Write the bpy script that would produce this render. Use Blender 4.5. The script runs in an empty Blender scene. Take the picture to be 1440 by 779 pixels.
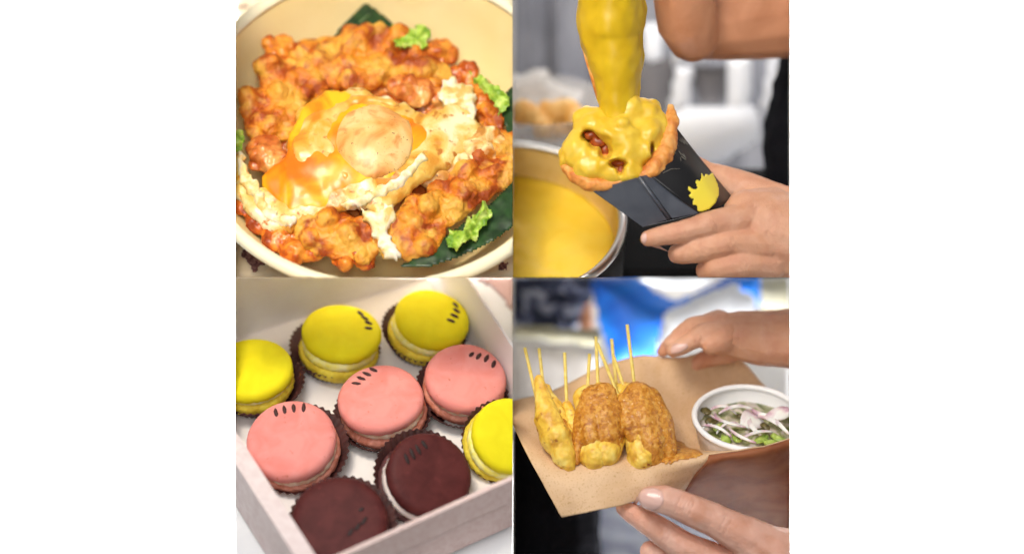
import bpy, bmesh, math, random
from mathutils import Vector, Matrix, noise
R = math.radians
random.seed(7)
SC = bpy.context.scene
COL = SC.collection

# ------------------------------------------------------------------ camera, world, lamps
S = 0.0005                    # metres per unit; one unit is about one photo pixel at the picture plane
D = 8000.0                    # camera distance in units
PITCH = R(40)
AX = Vector((1, 0, 0)); AUP = Vector((0, math.sin(PITCH), math.cos(PITCH))); AW = Vector((0, -math.cos(PITCH), math.sin(PITCH)))
OFF = Vector((0, 0, 0.9))
G = Matrix(((AX.x*S, AUP.x*S, AW.x*S, OFF.x), (AX.y*S, AUP.y*S, AW.y*S, OFF.y), (AX.z*S, AUP.z*S, AW.z*S, OFF.z), (0, 0, 0, 1)))
ROT = Matrix((AX, AUP, AW)).transposed().to_4x4()

cam_d = bpy.data.cameras.new('camera'); cam = bpy.data.objects.new('camera', cam_d); COL.objects.link(cam)
cam.matrix_world = Matrix.Translation(G @ Vector((0, 0, D))) @ ROT
cam_d.sensor_width = 36; cam_d.sensor_fit = 'HORIZONTAL'; cam_d.lens = 36*D/1440
cam_d.clip_start = 0.1; cam_d.clip_end = 100
cam_d.dof.use_dof = True; cam_d.dof.focus_distance = D*S; cam_d.dof.aperture_fstop = 1.45
SC.camera = cam
SC.view_settings.view_transform = 'Standard'; SC.view_settings.look = 'None'
SC.view_settings.exposure = 0.0; SC.view_settings.gamma = 1.0
SC.cycles.use_denoising = True

W = bpy.data.worlds.new('World'); SC.world = W; W.use_nodes = True
bg = W.node_tree.nodes['Background']; bg.inputs[0].default_value = (1.0, 0.985, 0.96, 1); bg.inputs[1].default_value = 0.24

def area(name, pos, aim, size, power, color=(1, 1, 1), size_y=None, spread=180):
    l = bpy.data.lights.new(name, 'AREA'); l.energy = power; l.color = color; l.size = size*S; l.spread = R(spread)
    if size_y: l.shape = 'RECTANGLE'; l.size_y = size_y*S
    o = bpy.data.objects.new(name, l); COL.objects.link(o)
    p = G @ Vector(pos); a = G @ Vector(aim)
    o.matrix_world = Matrix.Translation(p) @ (a-p).to_track_quat('-Z', 'Y').to_matrix().to_4x4()
    return o
area('softbox', (-800, 2000, 2800), (0, 0, -50), 1300, 22, (1, .975, .94))
area('front_fill', (-250, 300, 4200), (0, 0, -50), 1400, 12, (1, .98, .95))  # added frontal fill, lifts the shadow the bowl panel casts below
area('warm_lamp', (-650, 1300, 1500), (-190, 195, -40), 300, .2, (1, .80, .46), spread=36)
area('rear_fill', (240, 640, -330), (200, 180, -600), 260, .34, size_y=120)  # added fill out of view, brightens the background behind the cone
area('rear_fill', (190, -600, -330), (180, -60, -560), 300, 1.9, size_y=120, spread=100)  # added fill below the view, brightens the background behind the satay
area('backdrop_fill', (-1700, 300, -250), (-700, 0, -1100), 700, 22, spread=84)  # added out of view to burn the backdrop out to white
area('backdrop_fill', (1700, 300, -250), (700, 0, -1100), 700, 22, spread=84)  # added on the other side for the same burnt-out backdrop

# ------------------------------------------------------------------ helpers
def pt(px, py, w=0.0):
    k = (D-w)/D
    return Vector(((px-720)*k, (389.5-py)*k, w))
def nz(p, f, seed=0.0): return noise.noise(Vector((p[0]*f+seed*13.7, p[1]*f-seed*7.1, p[2]*f+seed*3.3)))
def fbm(p, f, oc=3, seed=0.0):
    a, s = 1.0, 0.0
    for i in range(oc):
        s += a*nz(p, f, seed+i); f *= 2.05; a *= .5
    return s
def lerp(a, b, t): return a+(b-a)*t

BOUNDS = {1: (331, -60, 720.92, 390), 2: (721.08, -60, 1110.5, 390), 3: (331, 390, 720.92, 840), 4: (721.08, 390, 1110.5, 840)}
PANEL = []
class Frame:
    """a horizontal surface seen from the elevation e: local x right, y away, z up"""
    def __init__(s, e, px, py, w0):
        s.o = pt(px, py, w0); e = R(e)
        s.x = Vector((1, 0, 0)); s.y = Vector((0, math.sin(e), -math.cos(e))); s.z = Vector((0, math.cos(e), math.sin(e)))
    def to(s, x, y, z=0.0): return s.o+s.x*x+s.y*y+s.z*z
    def hit(s, px, py, z=0.0):
        c = Vector((0, 0, D)); d = Vector((px-720, 389.5-py, 0))-c
        p0 = s.o+s.z*z
        return c+d*((p0-c).dot(s.z)/d.dot(s.z))

def link(name, me, m, parent, panel, smooth=True):
    ms = m if isinstance(m, (list, tuple)) else [m]
    for q in ms: me.materials.append(q)
    o = bpy.data.objects.new(name, me); COL.objects.link(o)
    me.polygons.foreach_set('use_smooth', [smooth]*len(me.polygons))
    if parent is None:
        c = Vector((0, 0, 0))
        for v in me.vertices: c += v.co
        c /= max(1, len(me.vertices))
    else:
        c = parent.location
        p = parent.parent
        while p is not None: c = c+p.location; p = p.parent
    me.transform(Matrix.Translation(-c))
    if parent is None: o.location = c
    else: o.parent = parent
    if panel: PANEL.append((o, panel))
    return o
def obj(name, bm, m, parent=None, panel=None, smooth=True, normals=True):
    if normals: bmesh.ops.recalc_face_normals(bm, faces=bm.faces)
    me = bpy.data.meshes.new(name); bm.to_mesh(me); bm.free()
    me.transform(G)
    return link(name, me, m, parent, panel, smooth)
def tag(o, label=None, cat=None, group=None, kind=None):
    if label: o['label'] = label
    if cat: o['category'] = cat
    if group: o['group'] = group
    if kind: o['kind'] = kind
    return o
def thing(name, base, label, cat, group=None):
    o = bpy.data.objects.new(name, None); COL.objects.link(o); o.location = G @ base; o.empty_display_size = .01
    return tag(o, label, cat, group)

def bm_from(verts, faces):
    bm = bmesh.new(); vs = [bm.verts.new(v) for v in verts]
    for f in faces:
        try: bm.faces.new([vs[i] for i in f])
        except ValueError: pass
    return bm
def evaluated(bm, mods):
    """run modifiers on a temporary object and return a fresh bmesh"""
    me = bpy.data.meshes.new('tmp'); bm.to_mesh(me); bm.free()
    o = bpy.data.objects.new('tmp', me); COL.objects.link(o)
    for t, kw in mods:
        m = o.modifiers.new(t, t)
        for k, v in kw.items(): setattr(m, k, v)
    dg = bpy.context.evaluated_depsgraph_get(); ev = o.evaluated_get(dg)
    m2 = bpy.data.meshes.new_from_object(ev)
    out = bmesh.new(); out.from_mesh(m2)
    bpy.data.objects.remove(o); bpy.data.meshes.remove(me); bpy.data.meshes.remove(m2)
    return out
def add_ball(bm, c, r, sub=2, sc=(1, 1, 1), rot=None):
    M = Matrix.Translation(c)
    if rot is not None: M = M @ rot
    M = M @ Matrix.Diagonal((r*sc[0], r*sc[1], r*sc[2], 1))
    bmesh.ops.create_icosphere(bm, subdivisions=sub, radius=1, matrix=M)
def chain(bm, pts, sub=2):
    """pts: (vector, radius) joints joined by tapering limbs"""
    for (a, ra), (b, rb) in zip(pts, pts[1:]):
        L = (b-a).length; n = max(2, int(L/(.22*min(ra, rb)))+1)
        for i in range(n+1): add_ball(bm, lerp(a, b, i/n), lerp(ra, rb, i/n), sub)
def px_chain(bm, pts): chain(bm, [(pt(a, b, w), r) for a, b, w, r in pts])
def fuse(bm, voxel=2.2, smooth=6, fac=.5):
    return evaluated(bm, [('REMESH', dict(mode='VOXEL', voxel_size=voxel)), ('SMOOTH', dict(iterations=smooth, factor=fac))])
def rough_up(bm, amp, f, oc=3, seed=0.0, ridge=False):
    bm.normal_update()
    co = [(v, v.co+v.normal*(amp*((.5-abs(fbm(v.co, f, oc, seed))*1.3) if ridge else fbm(v.co, f, oc, seed)))) for v in bm.verts]
    for v, c in co: v.co = c
    return bm
def lathe(fr, prof, n=96, rfun=None, close=False):
    """revolve (r, z) pairs round the frame's z axis"""
    bm = bmesh.new(); rings = []
    for (r, z) in prof:
        if r < 1e-4: rings.append([bm.verts.new(fr.to(0, 0, z))]); continue
        ring = []
        for i in range(n):
            a = 2*math.pi*i/n; q = rfun(r, z, a) if rfun else r
            ring.append(bm.verts.new(fr.to(q*math.cos(a), q*math.sin(a), z)))
        rings.append(ring)
    pairs = list(zip(rings, rings[1:]))+([(rings[-1], rings[0])] if close else [])
    for A, B in pairs:
        for i in range(n):
            j = (i+1) % n
            if len(A) == 1 and len(B) == 1: continue
            if len(A) == 1: bm.faces.new((A[0], B[i], B[j]))
            elif len(B) == 1: bm.faces.new((A[i], B[0], A[j]))
            else: bm.faces.new((A[i], B[i], B[j], A[j]))
    return bm
def inside(poly, x, y):
    c = False; n = len(poly); j = n-1
    for i in range(n):
        xi, yi = poly[i]; xj, yj = poly[j]
        if (yi > y) != (yj > y) and x < (xj-xi)*(y-yi)/(yj-yi)+xi: c = not c
        j = i
    return c
def dist(poly, x, y):
    d = 1e9; n = len(poly)
    for i in range(n):
        ax, ay = poly[i]; bx, by = poly[(i+1) % n]
        dx, dy = bx-ax, by-ay; L = dx*dx+dy*dy or 1
        t = max(0, min(1, ((x-ax)*dx+(y-ay)*dy)/L))
        d = min(d, math.hypot(x-ax-t*dx, y-ay-t*dy))
    return d
def smooth_poly(poly, k=6):
    out = []; n = len(poly)
    for i in range(n):
        p0, p1, p2, p3 = (poly[(i+j-1) % n] for j in range(4))
        for s in range(k):
            t = s/k
            out.append(tuple(.5*((2*p1[c])+(-p0[c]+p2[c])*t+(2*p0[c]-5*p1[c]+4*p2[c]-p3[c])*t*t+(-p0[c]+3*p1[c]-3*p2[c]+p3[c])*t**3) for c in (0, 1)))
    return out
def slab(poly, P, height, res=3.0, under=2.0, edge=6.0, wobble=0.0, wf=.06, seed=0.0, bump=None, soft=1):
    """a closed irregular sheet with the outline poly; P(px, py, h) gives its points, h above its base"""
    xs = [p[0] for p in poly]; ys = [p[1] for p in poly]
    x0, y0 = min(xs)-wobble, min(ys)-wobble
    nx = int((max(xs)+wobble-x0)/res)+2; ny = int((max(ys)+wobble-y0)/res)+2
    sd = {}
    for i in range(nx+1):
        for j in range(ny+1):
            x, y = x0+i*res, y0+j*res
            d = dist(poly, x, y); d = d if inside(poly, x, y) else -d
            sd[i, j] = d+(wobble*fbm((x, y, seed*9), wf, 3, seed) if wobble else 0)
    bm = bmesh.new(); T = {}; B = {}
    def vert(i, j):
        if (i, j) in T: return
        x, y = x0+i*res, y0+j*res; d = max(0, sd[i, j])
        h = height*(1-math.exp(-d/edge))
        if bump: h += bump(x, y, d)
        T[i, j] = bm.verts.new(P(x, y, h)); B[i, j] = bm.verts.new(P(x, y, -under))
    ed = {}
    for i in range(nx):
        for j in range(ny):
            q = [(i, j), (i+1, j), (i+1, j+1), (i, j+1)]
            if sum(sd[k] > 0 for k in q) < 3: continue
            for k in q: vert(*k)
            bm.faces.new([T[k] for k in q]); bm.faces.new([B[k] for k in reversed(q)])
            for a, b in zip(q, q[1:]+q[:1]):
                if (b, a) in ed: del ed[b, a]
                else: ed[a, b] = 1
    for a, b in ed: bm.faces.new((T[a], T[b], B[b], B[a]))
    for _ in range(soft): bmesh.ops.smooth_vert(bm, verts=bm.verts, factor=.5, use_axis_x=True, use_axis_y=True, use_axis_z=True)
    return bm
def tube(pts, r, n=8, taper=None):
    bm = bmesh.new(); rings = []
    for i, p in enumerate(pts):
        d = (pts[min(i+1, len(pts)-1)]-pts[max(i-1, 0)]).normalized()
        u = d.orthogonal().normalized() if i == 0 else (u-d*u.dot(d)).normalized()
        v = d.cross(u); q = r if taper is None else lerp(r, taper, i/(len(pts)-1))
        rings.append([bm.verts.new(p+(u*math.cos(2*math.pi*k/n)+v*math.sin(2*math.pi*k/n))*q) for k in range(n)])
    for A, B in zip(rings, rings[1:]):
        for k in range(n): bm.faces.new((A[k], B[k], B[(k+1) % n], A[(k+1) % n]))
    bm.faces.new(rings[0][::-1]); bm.faces.new(rings[-1])
    return bm
def thick(bm, t): return evaluated(bm, [('SOLIDIFY', dict(thickness=t, offset=0))])
def join(*bms):
    out = bms[0]
    for b in bms[1:]:
        me = bpy.data.meshes.new('tmp'); b.to_mesh(me); b.free(); out.from_mesh(me); bpy.data.meshes.remove(me)
    return out
def crease(bm, cx, cy, ang, n=3, gap=4.5, half=12, depth=1.1, wmin=-1e9):
    ca, sa = math.cos(R(ang)), math.sin(R(ang))
    bm.normal_update()
    for v in bm.verts:
        q = v.co
        if q.z < wmin: continue
        px = 720+q.x*D/(D-q.z)-cx; py = 389.5-q.y*D/(D-q.z)-cy
        a, b = px*ca+py*sa, -px*sa+py*ca
        if abs(b) < half and abs(a) < gap*n:
            k = round(a/gap+(n-1)/2)
            if 0 <= k < n:
                u = a-(k-(n-1)/2)*gap+.8*math.sin(b*.5+k*2)
                v.co = q-v.normal*(depth*math.exp(-(u/1.3)**2)*(1-(b/half)**2))
def patch(rows, k=5):
    """smooth surface through a grid of points"""
    def cr(P, t):
        n = len(P)-1; x = t*n; i = min(int(x), n-1); f = x-i
        p0, p1, p2, p3 = P[max(i-1, 0)], P[i], P[i+1], P[min(i+2, n)]
        return .5*(2*p1+(p2-p0)*f+(2*p0-5*p1+4*p2-p3)*f*f+(3*p1-p0-3*p2+p3)*f**3)
    nr, nc = (len(rows)-1)*k, (len(rows[0])-1)*k
    mid = [[cr(r, c/nc) for c in range(nc+1)] for r in rows]
    g = [[cr([m[c] for m in mid], r/nr) for c in range(nc+1)] for r in range(nr+1)]
    return bm_from([v for r in g for v in r], [(r*(nc+1)+c, r*(nc+1)+c+1, (r+1)*(nc+1)+c+1, (r+1)*(nc+1)+c) for r in range(nr) for c in range(nc)])

# ------------------------------------------------------------------ materials
def mat(name, cols, f=.08, rough=.5, detail=4, sss=0.0, sssr=(1, .5, .3), bump=0.0, bf=.3, spec=.5, trans=0.0, coat=0.0, dist_=0.6, rough2=None, layers=(), metal=0.0, alpha=None):
    """cols: [(position, rgb), ...] over a noise; layers: (rgb, noise scale, threshold, softness)"""
    m = bpy.data.materials.new(name); m.use_nodes = True; nt = m.node_tree; N = nt.nodes; L = nt.links
    b = N['Principled BSDF']
    tc = N.new('ShaderNodeTexCoord'); mp = N.new('ShaderNodeMapping'); mp.inputs['Scale'].default_value = (1/S,)*3
    mp.inputs['Location'].default_value = [random.uniform(-50, 50) for _ in range(3)]
    L.new(tc.outputs['Object'], mp.inputs[0])
    def nois(sc, det=4, ds=0.0):
        n = N.new('ShaderNodeTexNoise'); n.inputs['Scale'].default_value = sc; n.inputs['Detail'].default_value = det
        n.inputs['Distortion'].default_value = ds; L.new(mp.outputs[0], n.inputs['Vector']); return n.outputs['Fac']
    if isinstance(cols, tuple): cols = [(.5, cols)]
    ramp = N.new('ShaderNodeValToRGB'); el = ramp.color_ramp.elements
    for i, (p, c) in enumerate(cols):
        e = el[i] if i < 2 else el.new(p)
        e.position = p; e.color = (*c, 1)
    if len(cols) == 1: el.remove(el[1])
    L.new(nois(f, detail, dist_), ramp.inputs[0]); col = ramp.outputs[0]
    for (c, sc, th, so) in layers:
        mx = N.new('ShaderNodeMix'); mx.data_type = 'RGBA'
        mr = N.new('ShaderNodeMapRange'); mr.inputs[1].default_value = th-so; mr.inputs[2].default_value = th+so
        L.new(nois(sc, 3, .3), mr.inputs[0]); L.new(mr.outputs[0], mx.inputs[0]); L.new(col, mx.inputs[6]); mx.inputs[7].default_value = (*c, 1)
        col = mx.outputs[2]
    L.new(col, b.inputs['Base Color'])
    b.inputs['Roughness'].default_value = rough; b.inputs['Specular IOR Level'].default_value = spec
    b.inputs['Metallic'].default_value = metal; b.inputs['Transmission Weight'].default_value = trans
    b.inputs['Coat Weight'].default_value = coat; b.inputs['Coat Roughness'].default_value = .12
    if sss: b.inputs['Subsurface Weight'].default_value = sss; b.inputs['Subsurface Radius'].default_value = sssr; b.inputs['Subsurface Scale'].default_value = .004
    if rough2 is not None:
        mr = N.new('ShaderNodeMapRange'); mr.inputs[1].default_value = .35; mr.inputs[2].default_value = .65; mr.inputs[3].default_value = rough; mr.inputs[4].default_value = rough2
        L.new(nois(bf*.6, 3), mr.inputs[0]); L.new(mr.outputs[0], b.inputs['Roughness'])
    if bump:
        bp = N.new('ShaderNodeBump'); bp.inputs['Strength'].default_value = min(1, bump); bp.inputs['Distance'].default_value = S*2*max(1, bump)
        L.new(nois(bf, 5), bp.inputs['Height']); L.new(bp.outputs[0], b.inputs['Normal'])
    if alpha is not None: b.inputs['Alpha'].default_value = alpha
    return m
M = {}
M['white'] = mat('white_paint', (.93, .93, .93), rough=.9)
M['leak_board'] = mat('beige_board', (.62, .52, .42), rough=.8)  # only for the boards added against light leaks
M['added_blocker'] = mat('grey_card', (.55, .53, .5), rough=.9)
M['bowl'] = mat('cream_pulp', [(.3, (.90, .72, .33)), (.7, (.94, .78, .42))], f=.01, rough=.55, bump=.15, bf=.5)
M['bowl_rim'] = mat('lit_cream_rim', (.92, .85, .62), rough=.5)  # same pulp as the bowl, the rim's stronger light painted in
M['cloth_cream'] = mat('cream_cloth', [(.35, (.78, .62, .42)), (.65, (.86, .74, .55))], f=.03, rough=.85, bump=.3, bf=.8)
M['flower'] = mat('brown_print', [(.4, (.10, .035, .035)), (.6, (.28, .14, .13))], f=.15, rough=.9)
M['fried'] = mat('golden_crust', [(.40, (.34, .055, .004)), (.475, (.56, .14, .008)), (.55, (.70, .26, .016)), (.66, (.80, .42, .06))], f=.024, rough=.36, rough2=.6, detail=7, bump=.9, bf=.2, sss=.08,
                 layers=(((.36, .06, .004), .032, .56, .06), ((.76, .40, .055), .03, .55, .07)))
M['fried_pink'] = mat('meaty_crust', [(.38, (.40, .08, .012)), (.5, (.60, .18, .035)), (.62, (.78, .38, .10))], f=.035, rough=.3, detail=5, bump=.4, bf=.12, sss=.1)
M['fried_dark'] = mat('browned_crust', [(.36, (.26, .035, .004)), (.5, (.52, .10, .009)), (.64, (.78, .30, .035))], f=.035, rough=.3, detail=5, bump=.4, bf=.12)
M['speckled'] = mat('speckled_crust', [(.36, (.52, .22, .04)), (.47, (.74, .42, .12)), (.56, (.84, .62, .28)), (.66, (.88, .74, .46))], f=.035, rough=.4, detail=6, bump=.6, bf=.2, layers=(((.20, .09, .03), .14, .68, .03), ((.60, .20, .02), .03, .62, .06)))
M['egg_white'] = mat('egg_white', [(.38, (.60, .26, .03)), (.47, (.72, .45, .09)), (.56, (.77, .60, .24)), (.66, (.83, .76, .52))], f=.022, rough=.28, detail=5, sss=.2, bump=.5, bf=.15,
                     layers=(((.50, .18, .03), .07, .63, .05),))
M['egg_lace'] = mat('egg_lace', [(.38, (.74, .50, .15)), (.48, (.82, .70, .38)), (.60, (.86, .82, .70))], f=.04, rough=.35, detail=5, sss=.2, bump=.6, bf=.2)
M['yolk'] = mat('runny_yolk', [(.38, (.80, .18, .004)), (.48, (.88, .33, .006)), (.58, (.92, .52, .015))], f=.014, rough=.34, sss=.3, sssr=(1, .4, .1), coat=.1)
M['yolk_film'] = mat('yolk_film', [(.36, (.62, .24, .05)), (.46, (.76, .40, .12)), (.55, (.80, .50, .19)), (.68, (.82, .58, .27))], f=.022, rough=.36, detail=6, sss=.2, coat=.05,
                     layers=(((.66, .30, .09), .05, .63, .07), ((.20, .09, .03), .3, .69, .03)), bump=.15, bf=.15)
M['veil'] = mat('egg_veil', [(.36, (.72, .23, .015)), (.47, (.78, .38, .05)), (.58, (.82, .54, .17)), (.7, (.84, .68, .36))], f=.022, rough=.3, detail=5, sss=.2, coat=.2, layers=(((.55, .22, .05), .09, .66, .05),))
M['lettuce'] = mat('lettuce', [(.36, (.13, .29, .015)), (.5, (.34, .54, .05)), (.64, (.60, .74, .20))], f=.05, rough=.4, sss=.15, bump=.4, bf=.15)
M['banana'] = mat('dark_leaf', [(.35, (.008, .03, .008)), (.65, (.02, .07, .015))], f=.05, rough=.35)
M['midrib'] = mat('leaf_rib', (.12, .2, .08), rough=.5)

M['skin'] = mat('skin', [(.3, (.64, .31, .18)), (.55, (.71, .38, .245)), (.75, (.75, .44, .31))], f=.02, rough=.48, sss=.15, sssr=(1, .35, .2), bump=.6, bf=.55, layers=(((.60, .27, .17), .035, .60, .18),))
M['skin_pink'] = mat('fair_skin', [(.3, (.70, .36, .26)), (.55, (.76, .44, .34)), (.75, (.80, .51, .41))], f=.02, rough=.45, sss=.15, sssr=(1, .35, .2), bump=.6, bf=.55, layers=(((.60, .27, .17), .035, .60, .18),))
M['skin_tan'] = mat('tan_skin', [(.3, (.42, .18, .09)), (.6, (.52, .24, .13))], f=.02, rough=.6, spec=.25, sss=.1)
M['nail'] = mat('nail', (.76, .48, .42), rough=.25, sss=.1)
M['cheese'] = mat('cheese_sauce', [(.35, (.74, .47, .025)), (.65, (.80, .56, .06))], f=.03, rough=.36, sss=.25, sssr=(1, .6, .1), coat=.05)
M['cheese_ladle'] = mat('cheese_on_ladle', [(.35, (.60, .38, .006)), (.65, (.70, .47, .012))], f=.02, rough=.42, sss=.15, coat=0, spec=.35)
M['cheese_pot'] = mat('pot_sauce', [(.35, (.72, .48, .03)), (.65, (.77, .54, .055))], f=.02, rough=.5, spec=.3, sss=.2, bump=.2, bf=.05)
M['pastry'] = mat('baked_pastry', [(.3, (.52, .13, .02)), (.5, (.74, .30, .06)), (.7, (.84, .46, .15))], f=.05, rough=.5, sss=.1, bump=.4, bf=.2)
M['filling_brown'] = mat('brown_filling', [(.3, (.16, .02, .004)), (.7, (.42, .09, .015))], f=.1, rough=.35)
M['sleeve'] = mat('black_card', (.008, .008, .010), rough=.32, spec=.5)
M['sleeve_flap'] = mat('lit_black_card', [(.4, (.060, .068, .09)), (.6, (.08, .09, .115))], f=.02, rough=.3, spec=.6)  # same black card, the front face's light painted in as paler blue-grey
M['emblem'] = mat('yellow_print', (.85, .70, .06), rough=.5)
M['grey_print'] = mat('grey_print', (.16, .15, .13), rough=.6)
M['steel'] = mat('steel', (.82, .80, .77), rough=.28, metal=1.0)
M['pot_in'] = mat('pot_lining', [(.4, (.66, .43, .13)), (.6, (.74, .52, .19))], f=.02, rough=.45)
M['black'] = mat('black_enamel', (.010, .010, .011), rough=.8, spec=.15)
M['cloth_black'] = mat('black_cloth', (.006, .006, .008), rough=.95, spec=.05)
M['grey_wall'] = mat('grey_curtain', [(.35, (.16, .16, .18)), (.65, (.23, .23, .25))], f=.01, rough=.9)
M['grey_dark'] = mat('dark_grey_cloth', [(.35, (.10, .095, .10)), (.65, (.15, .14, .145))], f=.015, rough=.9)
M['chair'] = mat('white_plastic', (.66, .67, .70), rough=.5)
M['bag'] = mat('white_plastic_bag', [(.4, (.52, .49, .46)), (.6, (.64, .61, .58))], f=.03, rough=.5)
M['orange_food'] = mat('orange_food', [(.35, (.72, .32, .05)), (.65, (.85, .55, .20))], f=.03, rough=.6)
M['clear'] = mat('clear_plastic', (.85, .83, .8), rough=.15, alpha=.22)

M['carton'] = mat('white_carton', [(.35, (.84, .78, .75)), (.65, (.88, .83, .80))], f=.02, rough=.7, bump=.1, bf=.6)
M['carton_lit'] = mat('lit_carton', (.90, .87, .88), rough=.6)  # same carton, the right wall's light painted in as brighter white
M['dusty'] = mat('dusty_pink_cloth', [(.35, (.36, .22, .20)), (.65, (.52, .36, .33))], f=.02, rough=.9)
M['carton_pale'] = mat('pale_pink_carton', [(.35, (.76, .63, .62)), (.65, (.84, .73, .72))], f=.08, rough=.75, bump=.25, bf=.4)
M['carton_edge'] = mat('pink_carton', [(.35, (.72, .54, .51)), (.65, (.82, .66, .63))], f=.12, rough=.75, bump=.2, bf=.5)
M['table_white'] = mat('white_table', [(.4, (.66, .67, .70)), (.6, (.74, .75, .77))], f=.008, rough=.6)
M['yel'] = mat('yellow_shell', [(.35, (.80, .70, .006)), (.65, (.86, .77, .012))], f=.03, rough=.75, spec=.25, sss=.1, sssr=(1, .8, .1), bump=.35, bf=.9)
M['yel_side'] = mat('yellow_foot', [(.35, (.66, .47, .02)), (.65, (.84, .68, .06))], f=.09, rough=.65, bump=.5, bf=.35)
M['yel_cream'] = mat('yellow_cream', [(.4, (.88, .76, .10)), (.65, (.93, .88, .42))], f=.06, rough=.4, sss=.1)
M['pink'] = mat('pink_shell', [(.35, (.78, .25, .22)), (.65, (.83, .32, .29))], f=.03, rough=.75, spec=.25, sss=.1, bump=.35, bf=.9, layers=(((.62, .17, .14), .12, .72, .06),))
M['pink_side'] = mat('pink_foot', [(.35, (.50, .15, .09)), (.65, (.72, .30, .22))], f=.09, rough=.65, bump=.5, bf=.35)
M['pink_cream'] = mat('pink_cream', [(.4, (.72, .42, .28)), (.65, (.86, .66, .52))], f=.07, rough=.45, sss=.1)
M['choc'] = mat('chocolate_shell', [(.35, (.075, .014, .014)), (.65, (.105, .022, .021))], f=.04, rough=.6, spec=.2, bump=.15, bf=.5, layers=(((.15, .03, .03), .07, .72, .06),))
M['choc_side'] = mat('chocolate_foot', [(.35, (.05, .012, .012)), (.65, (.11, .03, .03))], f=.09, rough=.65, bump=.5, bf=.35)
M['choc_cream'] = mat('white_cream', (.86, .74, .70), rough=.4, sss=.1)
M['liner'] = mat('brown_paper_cup', [(.35, (.035, .008, .007)), (.65, (.075, .018, .015))], f=.05, rough=.6)
M['dash'] = mat('cocoa_dash', (.045, .010, .008), rough=.6)
M['dash_choc'] = mat('dark_cocoa_dash', (.022, .008, .008), rough=.6)

M['kraft'] = mat('kraft_paper', [(.35, (.64, .42, .24)), (.65, (.72, .50, .31))], f=.02, rough=.75, bump=.25, bf=.4, layers=(((.52, .31, .15), .4, .64, .08),))
M['kraft_shaded'] = mat('shaded_brown_kraft', [(.36, (.22, .065, .025)), (.64, (.34, .125, .055))], f=.02, rough=.55, bump=.3, bf=.06, spec=.2)  # same kraft sheet, the fold's shade painted in as darker brown
M['stick'] = mat('bamboo', [(.35, (.76, .56, .10)), (.65, (.86, .70, .22))], f=.08, rough=.55)
M['meat'] = mat('turmeric_chicken', [(.3, (.62, .30, .03)), (.5, (.84, .55, .07)), (.7, (.92, .72, .20))], f=.05, rough=.4, detail=6, sss=.1, bump=.6, bf=.2, layers=(((.30, .09, .01), .07, .68, .05),))
M['peanut'] = mat('peanut_sauce', [(.34, (.40, .13, .01)), (.5, (.58, .235, .022)), (.66, (.72, .38, .07))], f=.14, rough=.34, detail=7, sss=.1, bump=.7, bf=.4, coat=.1, spec=.4,
                  layers=(((.85, .60, .28), .22, .70, .03), ((.28, .07, .01), .06, .70, .06)))
M['foam'] = mat('white_foam_cup', (.86, .86, .88), rough=.5, sss=.1, sssr=(1, 1, 1), bump=.1, bf=.5)
M['onion'] = mat('sliced_shallot', [(.36, (.52, .28, .38)), (.46, (.76, .62, .64)), (.58, (.86, .83, .79))], f=.04, rough=.3, sss=.2)
M['cucumber'] = mat('cucumber', [(.35, (.16, .26, .03)), (.55, (.40, .52, .10)), (.7, (.68, .74, .34))], f=.05, rough=.3, sss=.1)
M['relish_bed'] = mat('relish_bed', [(.38, (.12, .14, .03)), (.5, (.42, .42, .22)), (.6, (.72, .62, .56))], f=.06, rough=.35, bump=.6, bf=.12)
M['chili'] = mat('dark_herb', [(.35, (.05, .045, .01)), (.65, (.16, .12, .04))], f=.08, rough=.4)
M['blue'] = mat('blue_plastic', [(.35, (.006, .10, .50)), (.65, (.010, .20, .74))], f=.012, rough=.45)
M['bag_white'] = mat('white_plastic_print', [(.4, (.76, .80, .85)), (.6, (.84, .87, .90))], f=.02, rough=.5)
M['navy_print'] = mat('navy_pattern', [(.42, (.010, .014, .035)), (.52, (.06, .07, .13)), (.62, (.40, .42, .50))], f=.035, rough=.9, detail=2)
M['olive'] = mat('olive_edge', [(.35, (.26, .24, .15)), (.65, (.36, .34, .25))], f=.02, rough=.7)
M['grey_back'] = mat('grey_back', [(.3, (.20, .19, .17)), (.5, (.42, .40, .37)), (.7, (.60, .58, .55))], f=.006, rough=.9, detail=2)
M['floor_grey'] = mat('grey_floor', [(.4, (.22, .24, .30)), (.6, (.42, .44, .50))], f=.02, rough=.8)

# ------------------------------------------------------------------ setting: white surround and added blocking boards
def quad_sheet(c, name, m, panel=None, t=None):
    bm = bm_from(c, [(0, 1, 2, 3)])
    if t: bm = thick(bm, t)
    return obj(name, bm, m, None, panel, smooth=False)
o = quad_sheet([Vector((x, y, -1150)) for x, y in ((-4500, -3000), (4500, -3000), (4500, 3000), (-4500, 3000))], 'backdrop', M['white'])
tag(o, 'plain white backdrop behind the whole arrangement', 'backdrop', kind='structure')

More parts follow.
